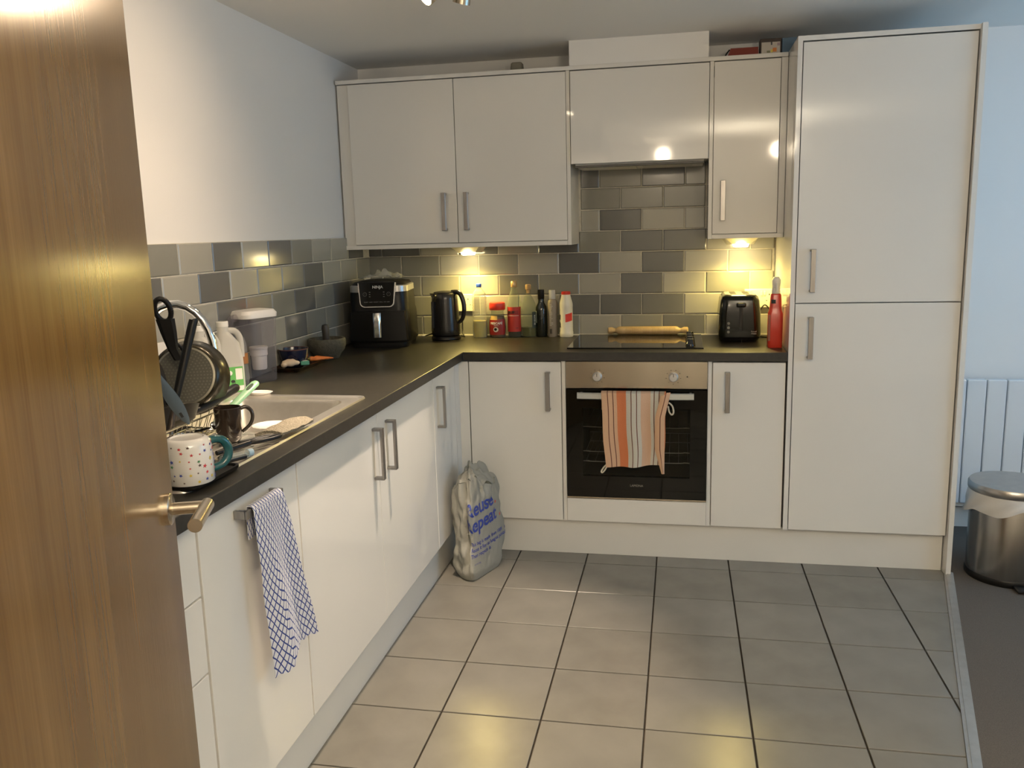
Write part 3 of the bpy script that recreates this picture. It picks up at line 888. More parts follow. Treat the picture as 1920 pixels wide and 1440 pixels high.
# drawer front slightly proud
dr = MB().loft([[(x * s_, y, z) for x, y in ((-.130, -.10), (-.118, -.147), (-.06, -.156), (0, -.158), (.06, -.156), (.118, -.147), (.130, -.10))] for z, s_ in ((.034, 1.04), (.10, 1.01), (.166, .985))]).done('drawer', afb, t)
hpts = MB()
hpts.loft([[(-.019, y1 + .010, z), (-.017, y1 - .002, z), (-.010, y1 - .008, z), (.010, y1 - .008, z), (.017, y1 - .002, z), (.019, y1 + .010, z)] for z, y1 in ((.160, -.172), (.150, -.176), (.11, -.182), (.065, -.185), (.052, -.184))])
hpts.box((-.012, -.178, .13), (.012, -.150, .150))
hpts.done('handle', mat('satin chrome', (.72, .70, .68), .2, 1), dr)
# control panel: tilted plate
cpM = T(.002, -.158, .236) @ RX(-10)


def rp(w, h0, h1, r, y, n=6):
    pts = [(-w, h1), (-w + .006, h0 + r)]
    pts = [(-w, h1)]
    for cx, a0 in ((-w + .008 + r, 180), (w - .008 - r, 270)):
        for k in range(n + 1):
            a = math.radians(a0 + 90 * k / n); pts.append((cx + r * math.cos(a), h0 + r + r * math.sin(a)))
    pts.append((w, h1))
    return [(x, y, z) for x, z in pts]


mb = MB(); mb.M = cpM
mb.loft([rp(.0835, -.052, .057, .022, .016), rp(.0835, -.052, .057, .022, -.001)])
trim_ = mb.done('panel_trim', mat('trim silver', (.75, .74, .72), .25, .8), t)
mb = MB(); mb.M = cpM
mb.loft([rp(.0795, -.0485, .0575, .020, .016), rp(.0795, -.0485, .0575, .020, -.003)])
cpn = mb.done('control_panel', blk_glass, t)
ledm = mat('pale panel print', (.55, .55, .52), .5)
text('lettering', 'NINJA', .017, ledm, cpn, cpM @ T(.004, -.0034, .037) @ RX(90), bold=.0004)
dim = mat('dim panel print', (.16, .16, .15), .5)
for sx in (-1, 1):
    mb = MB(); mb.M = cpM @ T(sx * .052, -.0032, .006) @ RX(90)
    for r_ in (.0075,):
        mb.loft([[(r * math.cos(2 * PI * i / 32), r * math.sin(2 * PI * i / 32), 0) for i in range(32)] for r in (r_, r_ + .0012)], False, False)
    mb.box((-.0005, -.001, 0), (.0005, .003, .0002))
    o = mb.done('dial_print', dim, cpn, smooth=0); o['kind'] = 'stuff'
    mm = MB(); mm.M = cpM
    for k in range(3): mm.box((sx * .031 - .003, -.0034, -.006 + k * .010), (sx * .031 + .003, -.0031, -.0035 + k * .010))
    o = mm.done('symbol_print', dim, cpn, smooth=0); o['kind'] = 'stuff'
text('mode_print', 'ROAST  BAKE  REHEAT  GRILL  FRY  DRY', .0062, dim, cpn, cpM @ T(0, -.0034, -.029) @ RX(90))

# ---- clear plastic bag slumped on the fryer
tag_ = thing('plastic_film', 'crumpled clear plastic film lying on top of the air fryer', 'plastic film', (.18, -.32, ZT + .3075), .2)
def film(u, v):
    x = (u - .5) * .19; y = (v - .5) * .20
    return (x, y, .006 + .016 * noise.noise(V((x * 22, y * 22, 3))) ** 2 * 4 + .010 * abs(noise.noise(V((x * 45, y * 40, 7)))) + .012 * (1 - (2 * u - 1) ** 2))
MB().sheet(film, 26, 26, .0008).done('film', clear('clear film', (.75, .74, .66), .22, .2), tag_)

# ---- kettle
t = thing('kettle', 'matt black electric kettle on its base', 'kettle', (.437, -.150, ZT))
kb = mat('kettle black', (.013, .012, .011), .24, Coat_Weight=.2)
MB().lathe([(.070, 0), (.073, .003), (.073, .012), (.068, .018), (.055, .020), (0, .020)], seg=40).done('power_base', blk, t)
mb = MB().lathe([(.060, .021), (.069, .023), (.0715, .028), (.0715, .05), (.068, .13), (.0645, .20), (.062, .222), (.058, .227), (0, .228)], seg=48)
mb.done('jug', kb, t)
mb = MB().loft([[(-.058 - d * .0, -s, z), (-.060 - d, 0, z), (-.058 - d * .0, s, z), (-.05, 0, z)] for d, s, z in ((.0, .010, .165), (.012, .020, .20), (.022, .024, .221), (.024, .024, .226))])
mb.done('spout', kb, t)
MB().lathe([(.055, .226), (.053, .233), (.03, .237), (0, .238)], seg=40).done('lid', blk, t)
hp = [(.040, 0, .232), (.068, 0, .232), (.086, -.0, .222), (.100, 0, .19), (.104, 0, .15), (.098, 0, .115), (.085, 0, .093), (.066, 0, .082)]
MB().tube(hp, [.011, .012, .012, .0115, .011, .0105, .010, .010], 14, flat=1, nrm=(0, 1, 0)).done('handle', kb, t)
MB().box((-.040, -.0712, .06), (-.030, -.0555, .19), .002).done('water_window', mat('water gauge', (.05, .05, .048), .15), t)
t.rotation_euler = (0, 0, math.radians(-12))
# cables
tag(MB().tube([(.5, -.11, ZT + .012), (.515, -.09, ZT + .006), (.50, -.05, ZT + .006), (.49, -.025, ZT + .04), (.49, -.024, ZT + .125)], .0032, 8).done('kettle_cable', rubber), 'black kettle cable and plug at the back-left socket', 'cable')
tag(MB().tube([(.335, -.16, ZT + .018), (.352, -.12, ZT + .022), (.372, -.09, ZT + .018), (.385, -.06, ZT + .008), (.375, -.035, ZT + .006), (.33, -.03, ZT + .006)], .0032, 8).done('fryer_cable', rubber), 'black cable lying between the air fryer and the kettle', 'cable')
tag(MB().tube([(.29, -.07, ZT + .005), (.33, -.055, ZT + .012), (.37, -.05, ZT + .015), (.42, -.045, ZT + .006)], .0036, 8).done('white_cable', wplast), 'short white cable on the worktop between air fryer and kettle', 'cable')

# ---- bottles
# 1 oil in PET bottle
t = thing('oil_bottle', 'ribbed clear plastic bottle with blue cap, one third yellow oil', 'bottle', (.593, -.078, ZT))
prof = [(.034, 0), (.0365, .006), (.0365, .085)]
z = .09
for k in range(7): prof += [(.0365, z), (.0345, z + .006), (.0365, z + .012)]; z += .0145
prof += [(.036, .200), (.030, .222), (.018, .238), (.0125, .245), (.0125, .252)]
MB().lathe(prof, seg=32, cap=False).done('bottle', petm, t)
MB().lathe([(.0325, .002), (.035, .007), (.035, .083), (0, .0832)], seg=32).done('oil', oil, t)
MB().lathe([(.0138, .249), (.0142, .25), (.0142, .263), (.012, .266), (0, .266)], seg=24).done('cap', bluep, t)

# 2 coffee jar
t = thing('coffee_jar', 'red-lidded coffee jar with a red label, waisted glass body', 'jar', (.682, -.072, ZT))
cprof = [(.036, 0), (.0405, .006), (.0425, .05), (.040, .085), (.033, .112), (.031, .125), (.034, .136)]
MB().lathe(cprof, seg=36, cap=False, sy=.85).done('glass', glassm, t)
MB().lathe([(r - .002, z + .001) for r, z in cprof[:4]] + [(.032, .105), (0, .105)], seg=32, sy=.85).done('coffee', mat('instant coffee', (.16, .07, .025), .8, c2=(.10, .04, .012), scale=200), t)
MB().lathe([(.0385, .136), (.040, .138), (.0405, .158), (.039, .170), (.034, .173), (0, .173)], seg=36, sy=.88).done('lid', redp, t)


def lab(rf, sy, a0, a1, z0, z1, off=.0007, rag=0):
    """label wrapped on a lathe surface, angle measured from -y (towards the camera), to the right"""
    def f(u, v):
        a = a0 + (a1 - a0) * u; z = z0 + (z1 - z0) * v
        r = rf(z) + off
        return (r * math.sin(a), -r * math.cos(a) * sy, z)
    return f


def prof_r(prof):
    def f(z):
        for (r0, z0), (r1, z1) in zip(prof, prof[1:]):
            if z0 <= z <= z1 and z1 > z0: return r0 + (r1 - r0) * (z - z0) / (z1 - z0)
        return prof[-1][0]
    return f


def wrap(rf, sy, zc, off=.0016, a_c=0):
    def f(x, y, z):
        zz = zc + y; r = rf(zz)
        a = a_c + x / r
        return ((r + off + z) * math.sin(a), -(r + off + z) * math.cos(a) * sy, zz)
    return f


cr = prof_r(cprof)
lb = MB().sheet(lab(cr, .85, -1.2, 1.2, .014, .092), 20, 8, .0006).done('label', mat('coffee label red', (.30, .018, .012), .4), t)
MB().sheet(lab(cr, .85, -.95, .15, .088, .108), 12, 4, .0006).done('gold_label_part', mat('label gold', (.55, .36, .12), .4), t)
text('lettering', 'NESCAFÉ', .0150, mat('label white print', (.80, .78, .72), .5), lb, None, warp=wrap(cr, .85, .071), bold=.0003)
text('lettering', 'ORIGINAL', .0050, mat('label white print', (.8, .8, .8)), lb, None, warp=wrap(cr, .85, .060))
cup = MB()
cup.sheet(lambda u, v: lab(cr, .85, -.26 * v * math.cos(2 * PI * u), 0, 0, 0)(0, 0) if 0 else (lambda a, z: ((cr(z) + .0018) * math.sin(a), -(cr(z) + .0018) * .85 * math.cos(a), z))(.30 * v * math.cos(2 * PI * u) - .05, .041 + .0125 * v * math.sin(2 * PI * u)), 20, 3, .0004)
cup.done('cup_picture', mat('label cream', (.75, .68, .55), .5), lb)
MB().sheet(lambda u, v: (lambda a, z: ((cr(z) + .0026) * math.sin(a), -(cr(z) + .0026) * .85 * math.cos(a), z))(.17 * v * math.cos(2 * PI * u) - .08, .042 + .007 * v * math.sin(2 * PI * u)), 16, 2, .0004).done('cup_coffee', blk, lb)

# 3 red-label bottle
t = thing('rice_wine_bottle', 'tall clear glass bottle with gold cap and large red label', 'bottle', (.766, -.062, ZT))
bp_ = [(.031, 0), (.0335, .005), (.0335, .170), (.031, .195), (.020, .215), (.0135, .235), (.0125, .250)]
MB().lathe(bp_, seg=32, cap=False).done('glass', glassm, t)
MB().lathe([(.030, .003), (.0315, .008), (.0315, .045), (0, .0452)], seg=28).done('liquid', mat('dark amber liquid', (.05, .02, .01), .15, Transmission_Weight=.4), t)
MB().lathe([(.0138, .2465), (.0145, .248), (.0145, .272), (.012, .275), (0, .275)], seg=24).done('cap', mat('gold cap', (.62, .42, .20), .35, .5), t)
br = prof_r(bp_)
lb = MB().sheet(lab(br, 1, -1.35, 1.35, .028, .150), 24, 4, .0006).done('label', mat('label red', (.48, .035, .025), .55), t)
text('lettering', '料理酒', .0175, mk, lb, None, warp=wrap(br, 1, .122), bold=.0004)
MB().sheet(lab(br, 1, -.85, .85, .1065, .1085, .0016), 16, 1, .0004).done('label_line', mat('label line cream', (.75, .62, .5), .5), lb)
text('lettering', '600ML', .006, mk, lb, None, warp=wrap(br, 1, .046, a_c=.55))

# 4 flask with cork and green liquid
t = thing('corked_flask', 'clear glass flask with cork stopper and a little olive oil', 'bottle', (.838, -.060, ZT))
fp = [(.036, 0), (.039, .006), (.039, .13), (.034, .165), (.020, .195), (.0115, .208), (.0115, .228), (.0135, .232)]
MB().lathe(fp, seg=32, cap=False, sy=.75).done('glass', glassm, t)
MB().lathe([(.035, .003), (.037, .008), (.037, .048), (0, .0482)], seg=28, sy=.75).done('oil', mat('olive oil', (.16, .15, .02), .12, Transmission_Weight=.4), t)
MB().lathe([(.0095, .215), (.0105, .232), (.0145, .234), (.0148, .254), (.012, .258), (0, .258)], seg=24).done('stopper', corkm, t)
mm = MB().sheet(lab(prof_r(fp), .75, .55, 1.35, .045, .125), 8, 4, .0005).done('label', mat('dark green label', (.03, .04, .025), .5), t)
text('lettering', 'DI OLIVA', .012, mat('label white print', (.8, .8, .8)), mm, None, warp=lambda x, y, z: wrap(prof_r(fp), .75, .085 + x, a_c=.95)(-y, 0, z))

# 5 dark bottle
t = thing('dark_bottle', 'slim almost black glass bottle between the flask and the spray', 'bottle', (.900, -.055, ZT))
dp = [(.026, 0), (.0285, .005), (.0285, .130), (.026, .148), (.0165, .166), (.0145, .180), (.0145, .218), (.0155, .220), (.0155, .230), (0, .231)]
MB().lathe(dp, seg=32).done('glass', mat('dark bottle glass', (.010, .012, .008), .08, Coat_Weight=.5), t)
lb = MB().sheet(lab(prof_r(dp), 1, -1.5, -.75, .070, .128), 8, 2, .0005).done('label', mat('label grey green', (.35, .38, .30), .5), t)
MB().lathe([(.0156, .186), (.0162, .187), (.0162, .231), (0, .2318)], seg=24).done('cap', blk, t)

# 6 mist sprayer
t = thing('spray_bottle', 'grey-beige printed spray can with clear cap beside the white bottle', 'bottle', (.955, -.055, ZT))
mp_ = [(.022, 0), (.0245, .004), (.0245, .165), (.022, .176), (.0165, .184)]
MB().lathe(mp_, seg=32).done('body', mat('taupe printed can', (.30, .25, .19), .45), t)
MB().lathe([(.0165, .185), (.0168, .187), (.0160, .226), (.014, .229), (0, .229)], seg=28).done('cap', clear('cap plastic', (.85, .84, .8), .5, .15), t)
mm = MB()
for k in range(16):
    w1 = random.uniform(.3, .75)
    mm.sheet(lab(prof_r(mp_), 1, -.45, -.45 + w1, .055 + k * .0068, .0575 + k * .0068), 6, 1, .0003)
o = mm.done('small_print', mat('pale print', (.62, .58, .5), .5), t, smooth=0); o['kind'] = 'stuff'
mm = MB()
for k in range(9): mm.sheet(lab(prof_r(mp_), 1, -.45 + k * .055, -.45 + k * .055 + random.choice((.02, .035)), .016, .040), 1, 1, .0003)
o = mm.done('barcode', mk, t, smooth=0); o['kind'] = 'stuff'

# 7 white bottle with red cap
t = thing('sauce_bottle', 'white plastic bottle with red cap and red square on the label', 'bottle', (1.024, -.060, ZT))
wp_ = [(.031, 0), (.034, .005), (.034, .022), (.0325, .026), (.0325, .145), (.033, .152), (.032, .165), (.022, .203), (.0215, .207)]
MB().lathe(wp_, seg=36).done('body', mat('white bottle plastic', (.74, .71, .62), .3), t)
MB().lathe([(.022, .2065), (.0225, .208), (.0222, .219), (.020, .221), (0, .221)], seg=28).done('cap', redp, t)
wr = prof_r(wp_)
MB().sheet(lambda u, v: lab(wr, 1, .0, 1.15, .073 + .008 * u, .112 + .008 * u)(u, v), 10, 2, .0005).done('red_square', redp, t)
text('lettering', 'XO', .016, mk, t, None, warp=lambda x, y, z: wrap(wr, 1, .098 + x, a_c=-1.0)(-y, 0, z), bold=.0008)
text('lettering', 'SALT', .011, mk, t, None, warp=lambda x, y, z: wrap(wr, 1, .060 + x, a_c=-.95)(-y, 0, z), bold=.0008)

# ---- rolling pin
t = thing('rolling_pin', 'pale wooden rolling pin lying behind the hob', 'rolling pin', (1.418, -.040, ZT + .0262))
rp_ = [(0, -.193), (.012, -.192), (.0165, -.188), (.0165, -.172), (.011, -.160), (.0115, -.152), (.019, -.140), (.020, -.130), (.020, .130), (.019, .140), (.0115, .152), (.011, .160), (.0165, .172), (.0165, .188), (.012, .192), (0, .193)]
MB().lathe(rp_, seg=28, M=RY(90)).done('roller', pine, t)

# ---- toaster
t = thing('toaster', 'black two-slice toaster with its lever end facing out', 'toaster', (1.834, -.165, ZT)); t.scale = (1, 1, 1.06)
tb = mat('toaster gloss black', (.008, .009, .005), .14, Specular_IOR_Level=.4)
MB().loft([rsq(.082, .118, .03, .008), rsq(.090, .125, .03, .022)]).done('foot_frame', blk, t)
MB().loft([rsq(.091, .126, .03, .0225), rsq(.093, .128, .032, .04), rsq(.090, .126, .034, .12), rsq(.084, .122, .034, .175), rsq(.078, .117, .034, .190), rsq(.068, .108, .03, .197)]).done('body', tb, t)
tp = MB().loft([rsq(.066, .106, .028, .1972), rsq(.064, .104, .028, .200)]).done('top_plate', mat('toaster top steel', (.55, .53, .45), .25, .9), t)
for x in (-.028, .028):
    MB().box((x - .013, -.075, .1995), (x + .013, .075, .2008), .0002, 1).done('slot', blk, tp)
MB().box((-.004, -.1295, .050), (.010, -.122, .168), .002).done('lever_track', mat('lever track', (.004, .004, .003), .4), t)
MB().box((-.018, -.150, .150), (.024, -.124, .168), .006, 3).done('lever', tb, t)
for k in range(3): MB().lathe([(.006, 0), (.006, .003), (0, .0035)], (-.050, -.1285, .045 + k * .018), 16, M=RX(90)).done('button', mat('button grey', (.20, .20, .18), .3), t)
text('lettering', 'Russell\nHobbs', .0085, ledm, t, T(.060, -.1283, .042) @ RX(90))
MB().lathe([(.003, 0), (.004, .012), (0, .014)], (.008, -.118, .0), 12).done('cable_stub', blk, t)
tag(MB().tube([(1.915, -.07, ZT + .03), (1.93, -.06, ZT + .10), (1.955, -.06, ZT + .145), (1.975, -.06, ZT + .135), (1.988, -.04, ZT + .11)], .0030, 8).done('toaster_cable', rubber), 'black toaster cable looping up to the double socket', 'cable')
tag(MB().tube([(1.93, -.10, ZT + .0035), (1.955, -.12, ZT + .0035), (1.985, -.10, ZT + .0045), (1.995, -.06, ZT + .03)], .0030, 8).done('toaster_cable', rubber), 'slack of black cable lying on the worktop behind the red bottle', 'cable')

# ---- red spray bottle
t = thing('cleaner_bottle', 'red cleaner bottle with white trigger head at the worktop end', 'bottle', (1.968, -.440, ZT))
MB().loft([rsq(.028, .024, .012, 0), rsq(.030, .026, .012, .004), rsq(.030, .026, .013, .145), rsq(.0265, .023, .013, .155), rsq(.024, .020, .012, .175), rsq(.0215, .018, .012, .222), rsq(.018, .016, .012, .228)]).done('body', mat('red bottle plastic', (.66, .045, .022), .28, Coat_Weight=.3), t)
hd = MB().lathe([(.0165, .2285), (.0175, .230), (.0165, .252), (.013, .258)], seg=24).loft([rsq(.014, .020, .010, .252), rsq(.0165, .024, .011, .268), rsq(.0175, .024, .012, .285), rsq(.010, .016, .008, .298)]).done('trigger_head', wplast, t)
MB().tube([(0, -.022, .275), (0, -.034, .262), (0, -.036, .240)], .005, 10).done('trigger', wplast, hd)
lb = MB().box((-.0305, -.0268, .03), (-.022, -.020, .14)).done('label', mat('label dark red', (.30, .10, .06), .5), t)
MB().box((-.020, -.0225, .188), (-.002, -.0195, .204)).done('badge', mk, t)
# clear bottle behind it
t = thing('clear_bottle', 'clear pinkish plastic bottle tucked behind the red cleaner bottle', 'bottle', (1.976, -.335, ZT))
MB().lathe([(.022, 0), (.025, .005), (.025, .13), (.020, .155), (.011, .175), (.011, .19)], seg=28, cap=False).done('body', clear('pinkish plastic', (.85, .55, .45), .3, .1), t)
MB().lathe([(.0125, .185), (.013, .187), (.013, .205), (0, .206)], seg=20).done('cap', wplast, t)

# ---- mortar and pestle
stone = mat('grey granite', (.05, .047, .034), .75, c2=(.085, .08, .06), scale=90, bump=.3, bscale=120)
t = thing('mortar', 'grey stone mortar in the corner by the left wall', 'mortar', (.090, -.80, ZT))
MB().lathe([(.045, 0), (.050, .004), (.056, .018), (.074, .040), (.080, .060), (.080, .082), (.076, .088), (.068, .088), (.055, .05), (.02, .035), (0, .034)], seg=40).done('bowl', stone, t)
t = thing('pestle', 'dark stone pestle standing in the mortar', 'pestle', (.090, -.80, ZT + .038))
MB().lathe([(.014, 0), (.018, .006), (.0155, .04), (.0150, .070), (.0165, .095), (.013, .108), (0, .112)], seg=24, M=RX(4)).done('shaft', mat('dark stone', (.03, .027, .025), .45), t)

# ---- tray with bowl, carrots, ginger and packet
t = thing('serving_tray', 'dark rectangular tray under the blue bowl and vegetables', 'tray', (.070, -1.03, ZT))
tr_ = mat('dark tray', (.030, .018, .012), .22, c2=(.06, .03, .015), scale=14)
MB().loft([rsq(.052, .130, .012, .0), rsq(.060, .140, .014, .014), rsq(.064, .145, .015, .0165), rsq(.061, .142, .014, .0165), rsq(.054, .134, .012, .006)]).done('dish', tr_, t)
t = thing('bowl', 'dark blue bowl with brown rim on the dark tray', 'bowl', (.062, -1.065, ZT + .0075))
navy = mat('navy glaze', (.006, .008, .030), .12, Coat_Weight=.5)
MB().lathe([(.034, 0), (.038, .003), (.050, .022), (.0575, .05), (.060, .072), (.0575, .072), (.050, .035), (.03, .012), (0, .010)], seg=48).done('body', navy, t)
MB().lathe([(.0602, .0705), (.0608, .0725), (.0590, .0740), (.0570, .0725)], seg=48, cap=False).done('rim', mat('brown rim', (.14, .06, .045), .2), t)
MB().sphere((0, 0, .040), (.046, .046, .020)).done('contents', mat('dark fruit', (.05, .012, .02), .3, c2=(.10, .03, .05), scale=60), t)


def carrot(name, x, y, rz, L, r, lab_):
    t = thing(name, lab_, 'carrot', (x, y, ZT + .0165 + r), rz, 'carrots on the tray')
    n = 10
    MB().tube([(L * k / n, .003 * math.sin(k), -r * (k / n) * .4) for k in range(n + 1)], [r * (.75 if k == 0 else (1 - .75 * (k / n) ** 1.4)) for k in range(n + 1)], 14).done('root', mat('carrot', (.72, .22, .05), .5, c2=(.60, .16, .03), scale=60), t)
    MB().tube([(-.008, 0, 0), (.003, 0, 0)], [.003, .006], 8).done('stalk', mat('stalk green', (.25, .26, .06), .6), t)


carrot('carrot', .092, -.985, math.radians(25), .058, .0100, 'shorter orange carrot on the tray beside the bowl')
carrot('carrot', .100, -.955, math.radians(20), .075, .0095, 'longer orange carrot whose tip points to the mortar')
t = thing('ginger_root', 'pale piece of ginger root on the near edge of the tray', 'ginger', (.078, -1.138, ZT + .022), .5)
mb = MB()
mb.sphere((0, 0, .012), (.030, .017, .015)).sphere((.022, .006, .010), (.018, .010, .010)).sphere((-.022, -.008, .006), (.013, .014, .010))
for v in mb.bm.verts:
    v.co += v.co.normalized() * .003 * noise.noise(v.co * 70)
mb.done('root', mat('ginger skin', (.62, .47, .33), .7, c2=(.72, .60, .45), scale=60), t)
t = thing('stock_packet', 'small green and white foil packet on the tray', 'packet', (.114, -1.080, ZT + .0175), math.radians(30))
MB().box((-.017, -.014, 0), (.017, .014, .016), .003).done('wrapper', mat('green foil', (.05, .26, .17), .3, c2=(.10, .35, .25), scale=50), t)
MB().box((-.009, -.0085, .0162), (.010, .006, .0170), .0003, 1).done('white_panel', paper, t)

# ---- water filter jug
t = thing('water_filter_jug', 'clear water filter jug with white lid and white cartridge', 'jug', (.062, -1.365, ZT), math.radians(68))
jm = clear('smoky clear plastic', (.60, .57, .61), .05, .04, .45)
MB().loft([rsq(.062, .040, .03, 0), rsq(.066, .044, .03, .006), rsq(.070, .048, .03, .12), rsq(.075, .052, .03, .235)], cap1=False).done('body', jm, t)
MB().loft([rsq(.060, .043, .03, .125), rsq(.069, .047, .03, .228)], cap0=True, cap1=False).done('hopper', clear('hopper plastic', (.75, .74, .76), .05, .08, .3), t)
MB().lathe([(.024, .045), (.026, .05), (.028, .095), (.031, .097), (.031, .118), (.033, .120), (.033, .128), (0, .129)], (.012, 0, 0), 28).done('cartridge', mat('cartridge white', (.76, .74, .76), .4), t)
MB().loft([rsq(.077, .054, .03, .236), rsq(.078, .055, .03, .250), rsq(.070, .048, .03, .262), rsq(.040, .025, .02, .266)]).done('lid', mat('lid white', (.78, .76, .74), .3), t)
MB().tube([(-.074, 0, .240), (-.100, 0, .235), (-.112, 0, .20), (-.110, 0, .12), (-.098, 0, .05), (-.070, 0, .03)], [.013, .013, .012, .011, .011, .010], 12, nrm=(0, 1, 0)).done('handle', jm, t)

# ---- glass jar with wooden band
t = thing('glass_jar', 'slim clear glass jar with a wooden band beside the filter jug', 'jar', (.075, -1.50, ZT))
MB().lathe([(.020, 0), (.023, .005), (.023, .155), (.018, .170), (.018, .18)], seg=28, cap=False).done('glass', clear('jar glass', (.80, .80, .82), .12, .05), t)
MB().lathe([(.0235, .088), (.0245, .089), (.0245, .124), (.0235, .125)], seg=28, cap=False).done('band', mat('orange wood', (.42, .17, .05), .5), t)

# ---- milk bottles
milkp = clear('milky plastic', (.72, .71, .66), .62, .35)


def milk(x, y, rz, lab_, label):
    t = thing('milk_bottle', lab_, 'bottle', (x, y, ZT), rz, 'empty plastic milk bottles')
    h = .248
    rings = [rsq(.040, .040, .012, 0), rsq(.0435, .0435, .014, .006), rsq(.0435, .0435, .014, .105), rsq(.043, .043, .016, .125), rsq(.036, .036, .018, .175), rsq(.022, .022, .016, .205, cx=-.008), rsq(.0185, .0185, .0184, .212, cx=-.010), rsq(.0185, .0185, .0184, h - .004, cx=-.010), rsq(.016, .016, .0159, h, cx=-.010)]
    MB().loft(rings, cap1=False).done('body', milkp, t)
    MB().tube([(.004, 0, .216), (.028, 0, .212), (.042, 0, .190), (.045, 0, .155), (.043, 0, .125)], [.010, .0105, .0105, .0105, .011], 12, nrm=(0, 1, 0)).done('handle', milkp, t)
    MB().lathe([(.0192, h - .018), (.0195, h - .017), (.0195, h - .002), (.0175, h), (.0170, h)], (-.010, 0, 0), 28, cap=False).done('neck_ring', mat('white neck', (.80, .79, .75), .4), t)
    if label:
        for sx in (1,):
            l = MB().box((-.030, -.0443, .012), (.036, -.0437, .098)).box((.0437, -.030, .012), (.0443, .030, .098)).done('label', mat('green label', (.12, .42, .10), .5), t, smooth=0)
            MB().box((-.020, -.0450, .018), (.036, -.0444, .034)).done('white_strip', paper, l, smooth=0)
            MB().box((.012, -.0450, .055), (.034, -.0444, .092)).done('white_square', paper, l, smooth=0)
            MB().lathe([(.008, 0), (0, .0004)], (-.006, -.0444, .078), 16, M=RX(90)).done('white_disc', paper, l, smooth=0)
            mm = MB().sphere((.002, -.0446, .050), (.007, .0006, .005))
            for k in (-.004, .0, .005): mm.box((.002 + k, -.0450, .040), (.0035 + k, -.0446, .050))
            mm.done('cow_mark', mk, l)
    return t


milk(.088, -1.606, math.radians(40), 'empty milk bottle with green label beside the filter jug', True)
milk(.078, -1.735, math.radians(35), 'empty unlabelled milk bottle nearer the tap', False)
# white chopping board leaning on wall
t = thing('chopping_board', 'thin white board with rounded corner leaning on the tiles', 'board', (.018, -1.93, ZT), 0)
mb = MB()
pl_ = [(p[0], p[1]) for p in rr_(-.11, .0, .11, .215, .06, 0, 8)]
mb.M = RY(4); mb.prism(pl_, 0, .006, 'x')
mb.done('panel', mat('board plastic', (.72, .70, .66), .4), t)

# ================================================================== drainer things
ZR = ZT + .004
wire = mat('rack wire', (.62, .58, .44), .25, .9)
t = thing('dish_rack', 'wire dish rack on the drainer beside the sink bowl', 'dish rack', (.29, -2.40, ZR))
x0, x1, y0, y1 = .165, .392, -2.60, -2.135
zt_, zb_ = .994, ZR + .012
mb = MB()
rim = rr_(x0, y0, x1, y1, .012, zt_, 4); bot = rr_(x0 + .022, y0 + .015, x1 - .022, y1 - .015, .012, zb_, 4)
P(MB().tube(rim + [rim[0]], .0026, 8), 'top_rim', wire, t)
P(MB().tube(bot + [bot[0]], .0022, 8), 'bottom_rim', wire, t)
for k in range(21):
    y = y0 + .012 + (y1 - y0 - .024) * k / 20; yb = y0 + .022 + (y1 - y0 - .044) * k / 20
    P(MB().tube([(x1, y, zt_), (x1 - .022, yb, zb_), (x0 + .022, yb, zb_), (x0, y, zt_)], .0013, 6, sm=0), 'wire', wire, t)
for k in range(9):
    x = x0 + .012 + (x1 - x0 - .024) * k / 8; xb = x0 + .032 + (x1 - x0 - .064) * k / 8
    P(MB().tube([(x, y0, zt_), (xb, y0 + .015, zb_), (xb, y1 - .015, zb_), (x, y1, zt_)], .0013, 6, sm=0), 'wire', wire, t)

# ---- saucepan resting on its side in rack, base to camera
B0 = V((.300, -2.195, 1.086)); ax = (V((-.556, .818, -.148)) * .95 + V((.826, .563, 0)) * .24 + V((0, 0, -.10))).normalized()
M = ax.to_track_quat('Z', 'Y').to_matrix().to_4x4()
t = thing('saucepan', 'dark saucepan tipped in the rack showing its dimpled base', 'pan', tuple(B0))
P(MB().lathe([(.074, 0), (.079, .001), (.088, .012), (.093, .04), (.100, .070), (.102, .073), (.098, .073), (.089, .04), (.080, .008), (0, .006)], tuple(B0), 56, M=M), 'body', mat('dark bronze coating', (.030, .024, .012), .24, .3), t)
P(MB().lathe([(.0715, -.0006), (.0765, .0), (.0765, .0015), (.0715, .001)], tuple(B0), 56, M=M, cap=False), 'base_ring', mat('base ring steel', (.38, .35, .28), .35, .9), t)
bs = P(MB().lathe([(.0712, .0004), (.0712, -.0008), (0, -.0008)], tuple(B0), 56, M=M), 'base_disc', mat('base grey', (.125, .115, .090), .5, .3), t)
mm = MB(); Mt = T(*B0) @ M
for ring_ in range(1, 9):
    n = ring_ * 6
    for k in range(n):
        a = 2 * PI * k / n; r = ring_ * .0082
        c = (r * math.cos(a), r * math.sin(a), -.0010)
        mm.M = Mt @ T(*c)
        mm.box((-.0017, -.0017, -.0006), (.0017, .0017, .0003))
mm.M = Matrix()
o = P(mm, 'base_dimples', mat('dimple grey', (.185, .17, .13), .5, .3), bs, smooth=0); o['kind'] = 'stuff'
hl = Mt @ V((0, .104, .075))
P(MB().tube([(.300, -2.100, 1.130), (.300, -2.092, 1.146), (.300, -2.080, 1.149), (.300, -2.067, 1.140), (.300, -2.062, 1.125), (.300, -2.068, 1.112)], .0022, 8), 'wire_loop', steel, t)

